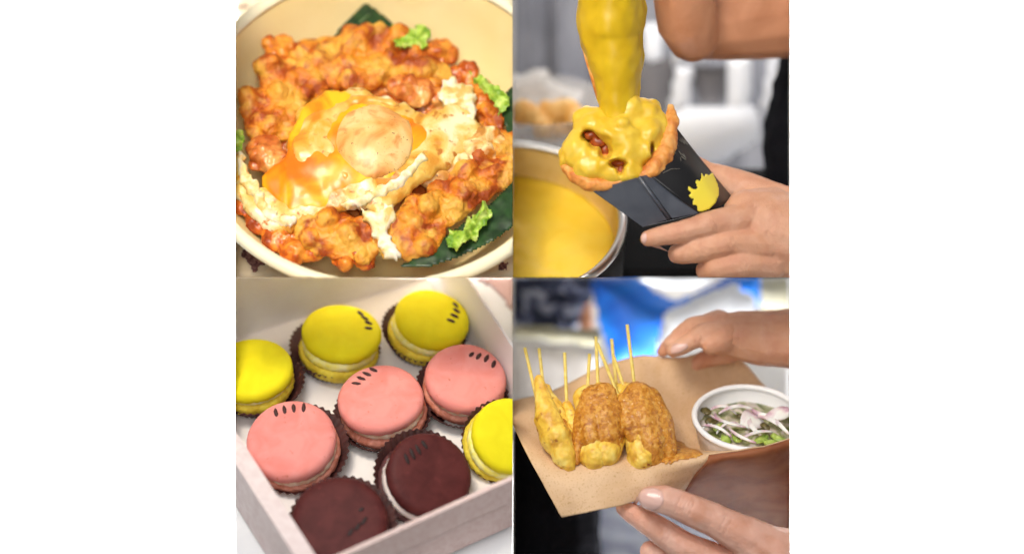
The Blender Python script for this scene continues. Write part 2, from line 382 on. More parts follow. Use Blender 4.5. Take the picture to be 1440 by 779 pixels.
def upright(x, w0, w1, m, label):  # edge-on boards added to keep background blur inside the panel edges
    c = Vector((0, 0, D)); a, b = Vector((x-720, 389.5+80, 0)), Vector((x-720, 389.5-850, 0))
    f = lambda p, w: c+(p-c)*((D-w)/D)
    o = obj('added_blocker', thick(bm_from([f(a, w0), f(b, w0), f(b, w1), f(a, w1)], [(0, 1, 2, 3)]), .12), M[m], None, None, smooth=False)
    tag(o, label, 'added_blocker', kind='structure')
upright(330.7, 5, -170, 'white', 'added thin white upright board blocking blur at the left of the food arrangement')
upright(721, -60, -660, 'added_blocker', 'added thin grey upright board blocking blur between the left and right food displays')
def level(y, x0, x1, w0, w1, m, label):  # hidden board added to stop backdrop light leaking under the bowl table
    c = Vector((0, 0, D)); a, b = Vector((x0-720, 389.5-y, 0)), Vector((x1-720, 389.5-y, 0))
    f = lambda p, w: c+(p-c)*((D-w)/D)
    tag(obj('added_blocker', thick(bm_from([f(a, w0), f(b, w0), f(b, w1), f(a, w1)], [(0, 1, 2, 3)]), .12), M[m], None, None, smooth=False), label, 'added_blocker', kind='structure')
level(390, 331, 720.9, 112, -40, 'leak_board', 'added thin beige board blocking light leaks under the table of the food bowl')
c_ = Vector((0, 0, D)); f_ = lambda x, y, w: c_+(Vector((x-720, 389.5-y, 0))-c_)*((D-w)/D)  # for an unseen strip added to catch the remaining backdrop light leak
tag(obj('added_blocker', thick(bm_from([f_(331, 390, -180), f_(720.9, 390, -180), f_(720.9, 368, -180), f_(331, 368, -180)], [(0, 1, 2, 3)]), 1), M['leak_board'], None, None, smooth=False), 'added narrow beige strip blocking light leaks behind the front edge of the bowl table', 'added_blocker', kind='structure')
upright(1110.8, 5, -660, 'white', 'added thin white upright board blocking blur at the right of the food arrangement')

# ================================================================== 1: chicken and egg in a bowl
F1 = Frame(57, 540, 175, -40)
def table_pt(px, py, h, z=-125): return F1.hit(px, py, z)+F1.z*h
bm = slab([(300, -70), (740, -70), (740, 400), (300, 400)], lambda x, y, h: table_pt(x, y, h), 0, res=10, under=6, bump=lambda x, y, d: 1.2*fbm((x, y, 0), .02))
tag(obj('tablecloth', bm, M['cloth_cream'], None, 1), 'cream tablecloth with brown flower print under the food bowl', 'tablecloth', kind='structure')
# printed flowers on the cloth: thin printed patches
def print_patch(poly, seed):
    return slab(poly, lambda x, y, h: table_pt(x, y, h+1.8), .5, res=2, under=.2, wobble=3, wf=.15, seed=seed)
tc = bpy.data.objects['tablecloth']
def child_of_mesh(name, bm, m, par, panel): return obj(name, bm, m, par, panel)
for i, pl in enumerate([[(344, 345), (352, 343), (370, 356), (385, 366), (381, 378), (374, 372), (366, 377), (358, 388), (352, 376), (346, 366), (338, 362)],
                        [(700, 370), (706, 362), (709, 372), (716, 368), (712, 380), (702, 382)], [(326, 8), (345, 9), (350, 12), (340, 15), (326, 14)],
                        [(425, 386), (440, 384), (438, 392), (424, 392)]]):
    child_of_mesh('flower_print', print_patch(pl, i), M['flower'], tc, 1)

bowl = thing('bowl', F1.to(0, 0, -125), 'round cream pulp bowl with a rolled rim coloured as if lit holding chicken and egg', 'bowl')
RB = 275
obj('bowl_wall', lathe(F1, [(RB-10, -2), (RB-16, -12), (RB-30, -40), (RB-52, -78), (RB-80, -104), (RB-120, -114), (0, -116), (0, -122), (RB-118, -121), (RB-74, -110), (RB-44, -80), (RB-22, -40), (RB-8, -14), (RB-4, -4)], 128), M['bowl'], bowl, 1)
obj('rim', lathe(F1, [(RB-13, -4), (RB-11, 0), (RB-6, 3), (RB, 3), (RB+5, 0), (RB+7, -5), (RB+5, -11), (RB, -14), (RB-5, -12), (RB-4, -6), (RB-8, -4)], 128, close=True), M['bowl_rim'], bowl, 1)

def P1(z): return lambda px, py, h: F1.hit(px, py, z)+F1.z*h
# leaves
def leaf(poly, z0, z1, name, label, cat, m, seed, res=3, wob=2, amp=5, rib=None, group=None, yref=None):
    xs = [p[0] for p in poly]; ys = [p[1] for p in poly]; cx = sum(xs)/len(xs); cy = sum(ys)/len(ys)
    def P(x, y, h):
        z = z0+(z1-z0)*((x-min(xs))/(max(xs)-min(xs)+.01))+amp*fbm((x, y, seed), .045, 3, seed)
        return F1.hit(x, y, z)+F1.z*h
    ruf = (lambda x, y, d: 11*math.exp(-d/6)*fbm((x, y, seed), .1, 2, seed)) if group else None
    o = tag(obj(name, slab(poly, P, .8, res=res*(.75 if group else 1), under=.7, edge=2, wobble=wob, wf=.12, seed=seed, bump=ruf), m, None, 1), label, cat, group)
    if rib: obj('midrib', tube([P(x, y, 2) for x, y in rib], 1.6, 6), M['midrib'], o, 1)
    return o
leaf([(466, 54), (490, 27), (513, 3), (530, 14), (552, 32), (562, 60), (520, 75), (480, 72)], -44, -44, 'leaf', 'dark green leaf corner poking up at the top behind the chicken', 'leaf', M['banana'], 1, amp=2, wob=.6, rib=[(505, 34), (520, 22), (533, 10)][:2])
leaf([(700, 140), (722, 120), (735, 125), (735, 200), (712, 190)], -30, -30, 'leaf', 'dark green leaf beside frilly lettuce on the right of the bowl', 'leaf', M['banana'], 2, amp=2, wob=.6)
leaf([(555, 378), (600, 352), (640, 322), (690, 285), (728, 250), (735, 310), (690, 342), (640, 365), (600, 377)], -34, -34, 'leaf', 'long dark green leaf under the lowest lettuce against the front rim', 'leaf', M['banana'], 3, amp=2, wob=.6)
LG = 'lettuce leaves around the chicken'
leaf([(545, 40), (560, 36), (580, 40), (596, 30), (606, 44), (600, 62), (588, 72), (560, 66), (546, 58)], -22, -18, 'lettuce', 'bright green lettuce tuft behind the top of the chicken', 'lettuce', M['lettuce'], 4, amp=12, wob=5, res=2, group=LG)
leaf([(660, 102), (680, 108), (700, 120), (716, 138), (714, 155), (702, 160), (690, 140), (672, 122)], -25, -20, 'lettuce', 'narrow frilly lettuce piece along the right wall of the bowl', 'lettuce', M['lettuce'], 5, amp=12, wob=5, res=2, group=LG)
leaf([(627, 340), (634, 320), (650, 322), (656, 305), (672, 300), (680, 285), (692, 296), (688, 312), (676, 322), (672, 338), (655, 342), (640, 352)], -24, -20, 'lettuce', 'pale curled lettuce leaf lying on the dark leaf by the front rim', 'lettuce', M['lettuce'], 6, amp=12, wob=5, res=2, group=LG)
leaf([(326, 190), (338, 178), (344, 192), (340, 212), (328, 214)], -24, -24, 'lettuce', 'tiny lettuce scrap at the left edge of the bowl', 'lettuce', M['lettuce'], 7, amp=6, wob=3, res=2, group=LG)

# fried chicken pieces
CG = 'pieces of fried chicken in the bowl'
def chicken(balls, label, m, seed, z=-42, flat=.4):
    bm = bmesh.new()
    for (x, y, r, dz) in balls:
        c = F1.hit(x, y, z+dz)
        rot = Matrix((F1.x, F1.y, F1.z)).transposed().to_4x4()
        add_ball(bm, c, r, 3, (1, 1, flat), rot)
        for k in range(2):
            a = random.uniform(0, 6.28); q = r*random.uniform(.5, .8); s = r*random.uniform(.4, .6)
            add_ball(bm, c+F1.x*(q*math.cos(a))+F1.y*(q*math.sin(a))+F1.z*(r*flat*random.uniform(.1, .75)), s, 2)
    bm = fuse(bm, 2.1, 14, .5)
    rough_up(bm, 8, .02, 2, seed); rough_up(bm, 4, .026, 2, seed+3, ridge=True); rough_up(bm, 1.5, .09, 2, seed+5); rough_up(bm, 1.7, .15, 2, seed+7, ridge=True)
    return tag(obj('fried_chicken', bm, m, None, 1), label, 'fried chicken', CG)
chicken([(394, 68, 24, 12), (405, 84, 18, 2)], 'small dark browned chicken nub highest at the upper left', M['fried_dark'], 1)
chicken([(395, 108, 34, 2), (425, 92, 30, 0), (432, 120, 30, 6), (410, 130, 28, 2), (367, 148, 28, 0), (390, 160, 32, 4), (372, 175, 28, 0), (402, 178, 24, 2), (405, 145, 28, 4), (440, 105, 30, 4)], 'broad golden cutlet piece at the left of the bowl below the dark nub', M['fried'], 2)
chicken([(372, 212, 26, 0), (385, 225, 24, 2), (365, 228, 18, -2)], 'reddish chicken chunk at the left above the egg yolk', M['fried_pink'], 4)
chicken([(470, 78, 36, 2), (440, 82, 28, 2), (500, 66, 34, 2), (450, 100, 28, 4), (480, 105, 30, 6), (525, 74, 36, 4), (512, 104, 30, 8), (540, 66, 32, 4), (492, 70, 30, 4), (566, 70, 32, 4), (560, 82, 36, 2), (590, 92, 34, 2), (575, 108, 28, 4), (612, 108, 28, 0), (552, 100, 28, 6), (535, 96, 30, 6)], 'largest golden cutlet piece across the top in front of the dark leaf', M['fried'], 5)
chicken([(614, 66, 20, 6), (625, 80, 18, 0)], 'small dark browned chicken tip at the top right', M['fried_dark'], 7)
chicken([(590, 134, 24, 12), (565, 122, 20, 12), (608, 128, 18, 10)], 'pinkish chicken chunk between the egg and the top right piece', M['fried_pink'], 8)
chicken([(672, 128, 20, 4), (650, 108, 20, 2), (682, 150, 20, 2)], 'dark orange chicken strip along the right wall', M['fried_dark'], 9)
chicken([(690, 172, 24, 2), (700, 200, 26, 2), (712, 225, 26, 2)], 'pale golden chicken piece at the right edge', M['fried'], 10)
chicken([(700, 245, 28, 4), (670, 262, 30, 6), (645, 280, 30, 6), (680, 240, 28, 8), (655, 255, 30, 8), (620, 298, 34, 6), (592, 300, 32, 8), (570, 325, 30, 6), (600, 328, 30, 4), (555, 340, 26, 2), (625, 278, 28, 8), (580, 345, 26, 2), (632, 296, 28, 2)], 'long thick orange cutlet piece along the lower right beside the pale lettuce', M['fried'], 11)
chicken([(400, 205, 26, -14), (470, 300, 34, -16), (560, 270, 36, -16), (540, 110, 30, -10), (640, 160, 34, -12), (620, 230, 36, -14), (440, 140, 30, -10), (600, 150, 30, -12), (520, 200, 60, -16)], 'flat cutlet piece under the egg in the middle of the bowl', M['fried_pink'], 16)
chicken([(445, 325, 30, 4), (475, 330, 32, 4), (505, 335, 28, 4), (480, 345, 26, 0), (510, 350, 24, 0), (455, 340, 24, 0), (430, 325, 20, 2)], 'long golden chicken strip along the front rim', M['fried'], 13)
chicken([(336, 268, 16, -8), (344, 290, 18, -8), (364, 312, 20, -8), (390, 332, 22, -8), (416, 344, 22, -8), (440, 352, 22, -8), (480, 360, 20, -8), (515, 364, 18, -8)], 'thin browned chicken edge along the left front rim', M['fried_dark'], 14)

chicken([(660, 200, 26, 8), (635, 228, 24, 8), (690, 208, 24, 6), (668, 222, 26, 8), (612, 250, 20, 8), (640, 205, 22, 6)], 'beige speckled crust of chicken right beside the egg white', M['speckled'], 15)
# fried egg
egg = thing('fried_egg', F1.hit(520, 230, -40), 'fried egg with runny orange yolk and lacy white lying over the chicken', 'fried egg')
EP = smooth_poly([(334, 205), (345, 230), (356, 250), (380, 262), (398, 225), (412, 180), (424, 150), (452, 132), (490, 124), (530, 130), (566, 142), (590, 156), (620, 150), (628, 122), (650, 116), (666, 132), (668, 160), (680, 182), (690, 198), (664, 214), (630, 236), (592, 260), (560, 285), (548, 320), (556, 358), (540, 366), (526, 340), (514, 300), (480, 296), (450, 306), (420, 320), (392, 330), (362, 314), (342, 292), (328, 265), (326, 225)], 4)
def egg_z(x, y):
    d = math.hypot((x-520)/150, (y-205)/110)
    return -8-14*min(1.6, d)**1.5-(6 if x < 400 else 0)
def PE(x, y, h): return F1.hit(x, y, egg_z(x, y))+F1.z*h
obj('egg_white', slab(EP, PE, 6, res=2.4, soft=5, under=10, edge=6, wobble=7, wf=.07, seed=2, bump=lambda x, y, d: 3.6*fbm((x, y, 1), .03, 3)+1.2*fbm((x, y, 4), .12, 2)), M['egg_white'], egg, 1)
YP = smooth_poly([(372, 240), (396, 226), (410, 190), (424, 152), (450, 134), (485, 132), (520, 150), (575, 165), (600, 178), (606, 196), (590, 218), (565, 245), (530, 262), (490, 272), (455, 292), (425, 304), (400, 302), (384, 285), (366, 262)], 4)
obj('yolk', slab(YP, lambda x, y, h: PE(x, y, h+4), 7, res=2.4, soft=6, under=8, edge=16, wobble=8, wf=.04, seed=5, bump=lambda x, y, d: 3*fbm((x, y, 2), .03, 3)), M['yolk'], egg, 1)
FP = smooth_poly([(470, 205), (475, 180), (492, 160), (520, 150), (550, 157), (574, 172), (584, 196), (578, 222), (560, 244), (532, 256), (504, 250), (480, 234)], 4)
obj('yolk_film', slab(FP, lambda x, y, h: PE(x, y, h+7), 17, res=2.4, soft=3, under=6, edge=20, wobble=2, wf=.04, seed=7, bump=lambda x, y, d: 1.0*fbm((x, y, 6), .04, 3)), M['yolk_film'], egg, 1)
FP2 = smooth_poly([(418, 190), (430, 165), (470, 150), (500, 135), (540, 140), (560, 152), (520, 150), (490, 162), (474, 184), (470, 212), (482, 238), (500, 250), (480, 258), (450, 235), (425, 235), (412, 215)], 4)
obj('white_veil', slab(FP2, lambda x, y, h: PE(x, y, h+7), 6, res=2.2, soft=4, under=5, edge=8, wobble=6, wf=.06, seed=9, bump=lambda x, y, d: 2*fbm((x, y, 8), .05, 4)), M['veil'], egg, 1)
for i, pl in enumerate([[(507, 296), (530, 300), (552, 286), (556, 310), (548, 330), (556, 352), (566, 366), (548, 370), (534, 352), (522, 330), (512, 312)],
                        [(615, 140), (622, 118), (640, 112), (652, 124), (664, 122), (670, 150), (666, 176), (655, 160), (640, 150), (628, 152)],
                        [(334, 214), (346, 222), (352, 246), (366, 262), (378, 292), (392, 304), (416, 308), (410, 322), (388, 318), (366, 300), (350, 280), (338, 256)],
                        [(470, 292), (500, 280), (540, 262), (570, 240), (592, 218), (600, 226), (580, 252), (560, 268), (530, 284), (500, 296)]]):
    obj('lace', slab(smooth_poly(pl, 4), lambda x, y, h: PE(x, y, h+7), 5, res=1.8, soft=3, under=6, edge=4, wobble=6, wf=.11, seed=20+i, bump=lambda x, y, d: 3.5*fbm((x, y, 3), .09, 3)), M['egg_lace'], egg, 1)

# ================================================================== 2: cheese cone over the pot
def back_sheet(panel, m, label, w, folds):
    b = BOUNDS[panel]; cols = []
    nx, ny = 120, 4
    vs = []
    for j in range(ny+1):
        for i in range(nx+1):
            x = lerp(b[0]-30, b[2]+30, i/nx); y = lerp(b[1]-30, b[3]+60, j/ny)
            vs.append(pt(x, y, w+folds*(math.sin(x*.09+1.2*math.sin(x*.023))+.6*math.sin(x*.21+j*.3))))
    bm = bm_from(vs, [(j*(nx+1)+i, j*(nx+1)+i+1, (j+1)*(nx+1)+i+1, (j+1)*(nx+1)+i) for j in range(ny) for i in range(nx)])
    return tag(obj('backdrop', thick(bm, 4), m, None, panel), label, 'backdrop', kind='structure')
back_sheet(2, M['grey_wall'], 'grey folded curtain far behind the cheese cone', -640, 10)

def flat(polypx, w, h, under=6, res=4, edge=8, **k):
    return slab(polypx, lambda x, y, q: pt(x, y, w+q), h, res=res, under=under, edge=edge, **k)
# white chair far behind
ch = thing('chair', pt(1010, 240, -480), 'blurred white plastic chair behind the black sleeve', 'chair')
obj('seat', flat(smooth_poly([(935, 165), (960, 150), (1010, 145), (1060, 150), (1072, 190), (1040, 215), (1000, 235), (960, 240), (930, 210)], 4), -470, 30, 10, 5, 14), M['chair'], ch, 2)
for c in ([(948, 90), (978, 90), (972, 160), (936, 165)], [(1018, 80), (1062, 66), (1056, 165), (1018, 160)], [(1082, 60), (1106, 50), (1085, 150), (1066, 165)]):
    obj('back_slat', flat(c, -480, 22, 8, 4, 6), M['chair'], ch, 2)
obj('top_rail', flat([(940, 40), (1110, 20), (1110, 66), (944, 96)], -490, 18, 8, 5, 6), M['chair'], ch, 2)
o = tag(obj('cushion', flat(smooth_poly([(972, 95), (1022, 95), (1020, 140), (1000, 152), (980, 142)], 4), -520, 12, 6, 4, 10), M['grey_dark']), 'dark grey cushion seen through the white chair back', 'cushion'); PANEL.append((o, 2))
o = tag(obj('jacket', flat(smooth_poly([(898, 85), (950, 80), (950, 130), (940, 170), (905, 170), (892, 130)], 4), -540, 16, 6, 4, 10), M['grey_dark']), 'dark grey jacket hanging to the left of the white chair', 'jacket'); PANEL.append((o, 2))
o = tag(obj('cloth', flat(smooth_poly([(902, 36), (926, 32), (934, 60), (930, 86), (906, 84)], 4), -530, 14, 6, 4, 10), M['chair']), 'white cloth between the ladle and the bent arm', 'cloth'); PANEL.append((o, 2))
o = tag(obj('bag', flat(smooth_poly([(700, 108), (740, 100), (768, 92), (776, 112), (800, 122), (822, 130), (800, 150), (740, 158), (700, 160)], 4), -420, 20, 8, 4, 12, wobble=3, wf=.04), M['bag']), 'crumpled whitish plastic bag behind the sauce pot', 'plastic bag'); PANEL.append((o, 2))
tub = thing('food_tub', pt(770, 205, -330), 'clear tub of orange food behind the sauce pot', 'tub')
bm = bmesh.new()
for k in range(16): add_ball(bm, pt(random.uniform(728, 815), random.uniform(150, 186), -330+random.uniform(-20, 20)), random.uniform(12, 20), 2)
obj('food', rough_up(fuse(bm, 4, 3), 5, .05, 2, 3), M['orange_food'], tub, 2)
bm = lathe(Frame(25, 765, 180, -340), [(88, 0), (92, 40), (94, 44), (90, 44), (84, 0), (0, -2), (0, -6), (86, -6)], 64)
obj('tub_wall', bm, M['clear'], tub, 2)

# person in black behind: continuous bent arm with short sleeve and torso cloth
per = thing('person', pt(1110, 300, -260), 'person in black clothes reaching over the cone with a bare bent arm', 'person')
bm = bmesh.new()
px_chain(bm, [(1170, 4, -220, 78), (1090, 20, -190, 66), (1030, 32, -170, 56), (985, 42, -150, 44)])
px_chain(bm, [(974, 50, -120, 40), (966, 30, -100, 45), (962, -5, -90, 46), (956, -70, -80, 42)])
obj('arm', fuse(bm, 4, 8), M['skin_tan'], per, 2)
bm = bmesh.new()
px_chain(bm, [(1185, 20, -280, 80), (1160, 140, -285, 80), (1160, 200, -285, 92), (1165, 300, -285, 104), (1150, 420, -285, 108)])
obj('black_shirt', rough_up(fuse(bm, 5, 5), 6, .02, 2, 4), M['cloth_black'], per, 2)

# stove and pot
o = tag(obj('counter', slab([(715, 215), (1120, 215), (1120, 470), (715, 470)], lambda x, y, h: Frame(42, 715, 310, -135).hit(x, y, -80)+Vector((0, 0, h)), 0, res=20, under=10), M['black'], None, 2), 'black counter under the pot', 'counter', kind='structure')
F2 = Frame(42, 712, 310, -95)
pot = thing('pot', F2.to(0, 0, -130), 'steel rimmed pot of yellow cheese sauce at the lower left', 'pot')
obj('pot_wall', lathe(F2, [(160, -2), (157, -30), (155, -110), (0, -112), (0, -118), (160, -116), (164, -30), (165, -2)], 96, close=False), M['pot_in'], pot, 2)
obj('outer_wall', lathe(F2, [(166.5, -5), (166.5, -30), (163, -120), (0, -122), (0, -124), (166, -122), (169.5, -30), (169.5, -5)], 96), M['black'], pot, 2)
obj('rim', lathe(F2, [(159, -1), (160, 3), (164, 5), (170, 4), (173, 0), (172, -4), (166, -4)], 96, close=True), M['steel'], pot, 2)
bm = lathe(F2, [(0, -54)]+[(r, -54) for r in range(12, 156, 6)]+[(157, -52), (157, -62), (0, -64)], 96)
bm.normal_update()
for v in bm.verts:
    l = v.co-F2.o
    if l.dot(F2.z) > -58:
        x, y = l.dot(F2.x), l.dot(F2.y)
        v.co += F2.z*(2.2*fbm((x, y, 0), .03, 3)+5*math.exp(-((x-28)**2+(y+70)**2)/300)+4*math.exp(-((x-55)**2+(y+60)**2)/160))
tag(obj('cheese_sauce', bm, M['cheese_pot'], None, 2), 'pool of smooth yellow cheese sauce filling the pot', 'sauce')

# ladle covered in sauce, pouring
lad = thing('ladle', pt(860, 20, 20), 'ladle coated in yellow cheese sauce pouring over the cone', 'ladle')
bm = bmesh.new()
px_chain(bm, [(860, -60, -6, 33), (860, -10, 0, 34), (860, 6, 4, 34.5), (860, 14, 4, 34)])
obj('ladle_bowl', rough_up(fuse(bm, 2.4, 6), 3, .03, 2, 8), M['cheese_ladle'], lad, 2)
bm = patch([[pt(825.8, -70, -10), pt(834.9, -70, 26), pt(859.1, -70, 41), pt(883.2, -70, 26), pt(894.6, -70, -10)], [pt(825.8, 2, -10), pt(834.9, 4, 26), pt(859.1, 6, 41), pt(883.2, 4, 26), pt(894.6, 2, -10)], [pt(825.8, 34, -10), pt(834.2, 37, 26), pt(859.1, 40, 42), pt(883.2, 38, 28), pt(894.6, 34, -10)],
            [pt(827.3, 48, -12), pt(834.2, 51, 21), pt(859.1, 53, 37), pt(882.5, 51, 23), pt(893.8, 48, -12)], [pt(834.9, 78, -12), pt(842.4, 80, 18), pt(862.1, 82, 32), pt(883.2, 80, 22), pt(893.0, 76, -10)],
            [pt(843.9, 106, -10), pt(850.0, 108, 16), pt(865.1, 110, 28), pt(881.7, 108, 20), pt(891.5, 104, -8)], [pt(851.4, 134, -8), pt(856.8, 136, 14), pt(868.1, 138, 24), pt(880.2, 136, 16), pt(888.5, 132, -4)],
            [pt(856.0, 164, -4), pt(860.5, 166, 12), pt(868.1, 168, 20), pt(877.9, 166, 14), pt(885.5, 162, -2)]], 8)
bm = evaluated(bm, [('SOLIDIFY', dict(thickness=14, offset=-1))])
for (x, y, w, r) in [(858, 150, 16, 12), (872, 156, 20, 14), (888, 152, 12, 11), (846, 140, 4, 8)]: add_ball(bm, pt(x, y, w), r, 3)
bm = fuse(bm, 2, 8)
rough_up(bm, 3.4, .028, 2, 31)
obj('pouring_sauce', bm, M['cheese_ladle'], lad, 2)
bm = tube([pt(818, 56, 0), pt(825, 80, 2), pt(834, 106, 2), pt(845, 140, 2)], 2.5, 8, 6)
obj('ladle_lip', bm, M['pastry'], lad, 2)

# black card sleeve
sl = thing('card_sleeve', pt(980, 290, 10), 'folded black card sleeve with a yellow emblem holding the pastry', 'card sleeve')
def plate(c, k=6, t=1.6, bulge=0):
    g = []
    for j in range(k+1):
        row = []
        for i in range(k+1):
            a, b = i/k, j/k
            p = lerp(lerp(c[0], c[1], a), lerp(c[3], c[2], a), b)
            row.append(p+Vector((0, 0, bulge*math.sin(math.pi*a)*math.sin(math.pi*b))))
        g.append(row)
    bm = bm_from([v for r in g for v in r], [(r*(k+1)+c_, r*(k+1)+c_+1, (r+1)*(k+1)+c_+1, (r+1)*(k+1)+c_) for r in range(k) for c_ in range(k)])
    return thick(bm, t)
A, B_, C_ = pt(833, 268, 44), pt(899, 250, 66), pt(946, 174, -4)
E_, Fp, G_ = pt(904, 319, 40), pt(982, 300, 42), pt(1030, 281, -20)
Mid, Mid2 = pt(903, 249, 67), pt(943, 308, 52)
obj('front_flap', join(plate([A, pt(896, 250, 64), pt(938, 309, 50), E_]), plate([pt(901, 248, 64), pt(912, 246, 52), Fp, pt(945, 307, 50)])), M['sleeve_flap'], sl, 2, smooth=False)
obj('flap_fold', tube([pt(898.5, 249, 66), pt(920, 279, 59), pt(941.5, 308, 51)], 2.6, 8), M['sleeve_flap'], sl, 2)
side = patch([[pt(912, 246, 52), pt(934, 214, 34), pt(946, 174, -6)], [pt(950, 276, 52), pt(974, 244, 36), pt(985, 224, -10)], [pt(985, 302, 40), pt(1012, 290, 26), pt(1032, 281, -22)]], 8)
obj('side_panel', thick(side, 1.6), M['sleeve'], sl, 2)
obj('back_panel', join(plate([C_, pt(870, 190, -60), pt(985, 300, -40), G_]), plate([pt(870, 190, -60), A, E_, pt(985, 300, -40)])), M['sleeve'], sl, 2, smooth=False)
# emblem: a yellow round shape with spiky rays down its left side, printed on the side panel
def side_w(x, y):
    # ray against the side patch plane (fit)
    a, b, c = pt(934, 214, 34), pt(1012, 290, 26), pt(950, 276, 52)
    n = (b-a).cross(c-a).normalized()
    c0 = Vector((0, 0, D)); d = Vector((x-720, 389.5-y, 0))-c0
    return c0+d*((a-c0).dot(n)/d.dot(n))
EM = [(985, 243), (990, 249), (991, 244), (997, 247), (1001, 243), (1006, 252), (1010, 262), (1011, 274), (1006, 286), (996, 295), (985, 299), (979, 296), (980, 289), (974, 289), (973, 283), (976, 280), (970, 279), (968, 274), (973, 272), (966, 267), (968, 262), (975, 266), (980, 265), (977, 256), (980, 252), (984, 256)]
side_me = bpy.data.objects['side_panel']
from mathutils.bvhtree import BVHTree
bpy.context.view_layer.update()
GI = G.inverted()
def surf(o_):
    me = o_.data; mw = o_.matrix_world
    return BVHTree.FromPolygons([GI @ (mw @ v.co) for v in me.vertices], [tuple(p.vertices) for p in me.polygons])
def on(bvh, x, y, h=0.0, fb=None):
    c = Vector((0, 0, D)); d = (Vector((x-720, 389.5-y, 0))-c).normalized()
    hit = bvh.ray_cast(c, d)
    if hit[0] is None:
        q = pt(x, y, 0); hit = bvh.find_nearest(q)
        return hit[0]+Vector((0, 0, h))
    n = hit[1] if hit[1].dot(d) < 0 else -hit[1]
    return hit[0]+n*h
sb = surf(side_me)
obj('emblem', slab(EM, lambda x, y, h: on(sb, x, y, h+1.0), .5, res=1.3, under=.2, edge=1), M['emblem'], sl, 2)
for i in range(16):
    x = random.uniform(948, 966); y = random.uniform(196, 226); a = random.uniform(.6, 1.5); l = random.uniform(4, 9)
    pts = [on(sb, x+l*t*math.cos(a), y+l*t*math.sin(a), 1) for t in (-.5, 0, .5)]
    obj('print_stroke', tube(pts, .55, 5), M['grey_print'], sl, 2)
obj('print_line', tube([on(sb, x, y, 1) for x, y in ((932, 244), (944, 238), (956, 238))], .5, 5), M['grey_print'], sl, 2)

# pastry with sauce
pas = thing('cheese_cone', pt(880, 260, 20), 'baked pastry cone heaped with glossy yellow cheese sauce', 'filled pastry')
bm = bmesh.new()
px_chain(bm, [(943, 152, 2, 6), (945, 172, 12, 10), (941, 198, 22, 13), (932, 222, 34, 15), (918, 240, 44, 13), (900, 248, 50, 8)])
px_chain(bm, [(796, 232, 18, 8), (808, 248, 30, 11), (828, 258, 42, 11), (852, 260, 46, 9), (870, 256, 50, 6)])
px_chain(bm, [(940, 200, -20, 14), (900, 250, 0, 30), (850, 240, 0, 34), (815, 230, 0, 22)])
obj('pastry_shell', rough_up(fuse(bm, 2, 5), 2.5, .07, 3, 11), M['pastry'], pas, 2)
bm = bmesh.new()
for (x, y, w, r) in [(868, 195, 16, 42), (845, 205, 18, 36), (885, 212, 22, 38), (905, 192, 14, 34), (838, 182, 10, 30), (878, 168, 8, 34), (905, 168, 4, 28), (820, 212, 16, 30), (800, 220, 14, 16), (794, 229, 12, 11),
                     (835, 236, 30, 26), (860, 238, 34, 26), (885, 238, 38, 24), (872, 148, 4, 22), (862, 138, 4, 14), (918, 153, 2, 13), (924, 174, 10, 18), (926, 196, 14, 18), (918, 220, 24, 18), (822, 168, 4, 16)]:
    add_ball(bm, pt(x, y, w), r, 3)
for (x, y, w, r) in [(872, 176, 40, 17), (890, 190, 42, 15), (905, 214, 40, 17), (850, 232, 44, 16), (826, 216, 36, 15), (848, 176, 32, 14)]:
    add_ball(bm, pt(x, y, w), r, 3)
bm = fuse(bm, 2, 6)
rough_up(bm, 7, .022, 2, 55); rough_up(bm, 3, .04, 1, 57, ridge=True)
bm.normal_update()
HOLES = [(831, 191, 11, 7), (842, 200, 13, 9), (851, 212, 7, 10), (870, 230, 11, 5), (873, 238, 5, 7), (917, 210, 3, 8)]
for v in bm.verts:
    px = 720+v.co.x*D/(D-v.co.z); py = 389.5-v.co.y*D/(D-v.co.z)
    d = 0
    for hx, hy, a, b in HOLES:
        q = ((px-hx)/a)**2+((py-hy)/b)**2
        if v.co.z > 0: d += 34*math.exp(-q*q*.8)
    v.co.z -= d
rough_up(bm, 3.5, .035, 2, 15)
obj('sauce_topping', bm, M['cheese'], pas, 2)
for hx, hy, a, b in HOLES:
    bm = bmesh.new(); add_ball(bm, pt(hx, hy, 20 if hy < 220 else 30), a*.95, 3, (1, b/a, .7)); obj('filling_chunk', rough_up(bm, 1.5, .15, 2, hx), M['filling_brown'], pas, 2)

# hand holding the sleeve
hand = bmesh.new()
px_chain(hand, [(1180, 345, -10, 66), (1120, 335, 0, 62), (1075, 325, 4, 54)])
px_chain(hand, [(1090, 305, 0, 42), (1050, 300, 14, 34), (1046, 306, 26, 28)])
px_chain(hand, [(1040, 310, 34, 25), (996, 316, 56, 19.5), (960, 326, 62, 16.5), (925, 333, 60, 14), (912, 335.5, 58, 12)])
px_chain(hand, [(1078, 343, 30, 27), (1020, 342, 50, 21), (980, 352, 56, 18.5), (960, 356, 46, 15), (952, 357, 28, 13)])
px_chain(hand, [(1082, 370, 22, 27), (1040, 370, 44, 22), (1006, 378, 48, 18.5), (992, 380, 32, 15)])
px_chain(hand, [(1090, 398, 8, 24), (1050, 402, 30, 18), (1020, 412, 30, 15)])
px_chain(hand, [(1110, 300, -14, 36), (1060, 272, -34, 28), (1020, 252, -46, 21), (996, 244, -52, 16), (975, 232, -52, 14)])
hand = fuse(hand, 1.8, 9); rough_up(hand, 1.5, .03, 2, 21); rough_up(hand, .35, .35, 2, 22)
CREASE1 = [(960, 326, -18, 3, 4.5, 14), (1002, 316, -18, 3, 5, 16), (985, 352, -25, 3, 5, 14), (1030, 344, -15, 3, 5, 15), (1045, 372, -15, 3, 5, 14)]
for q in CREASE1: crease(hand, *q, wmin=20)
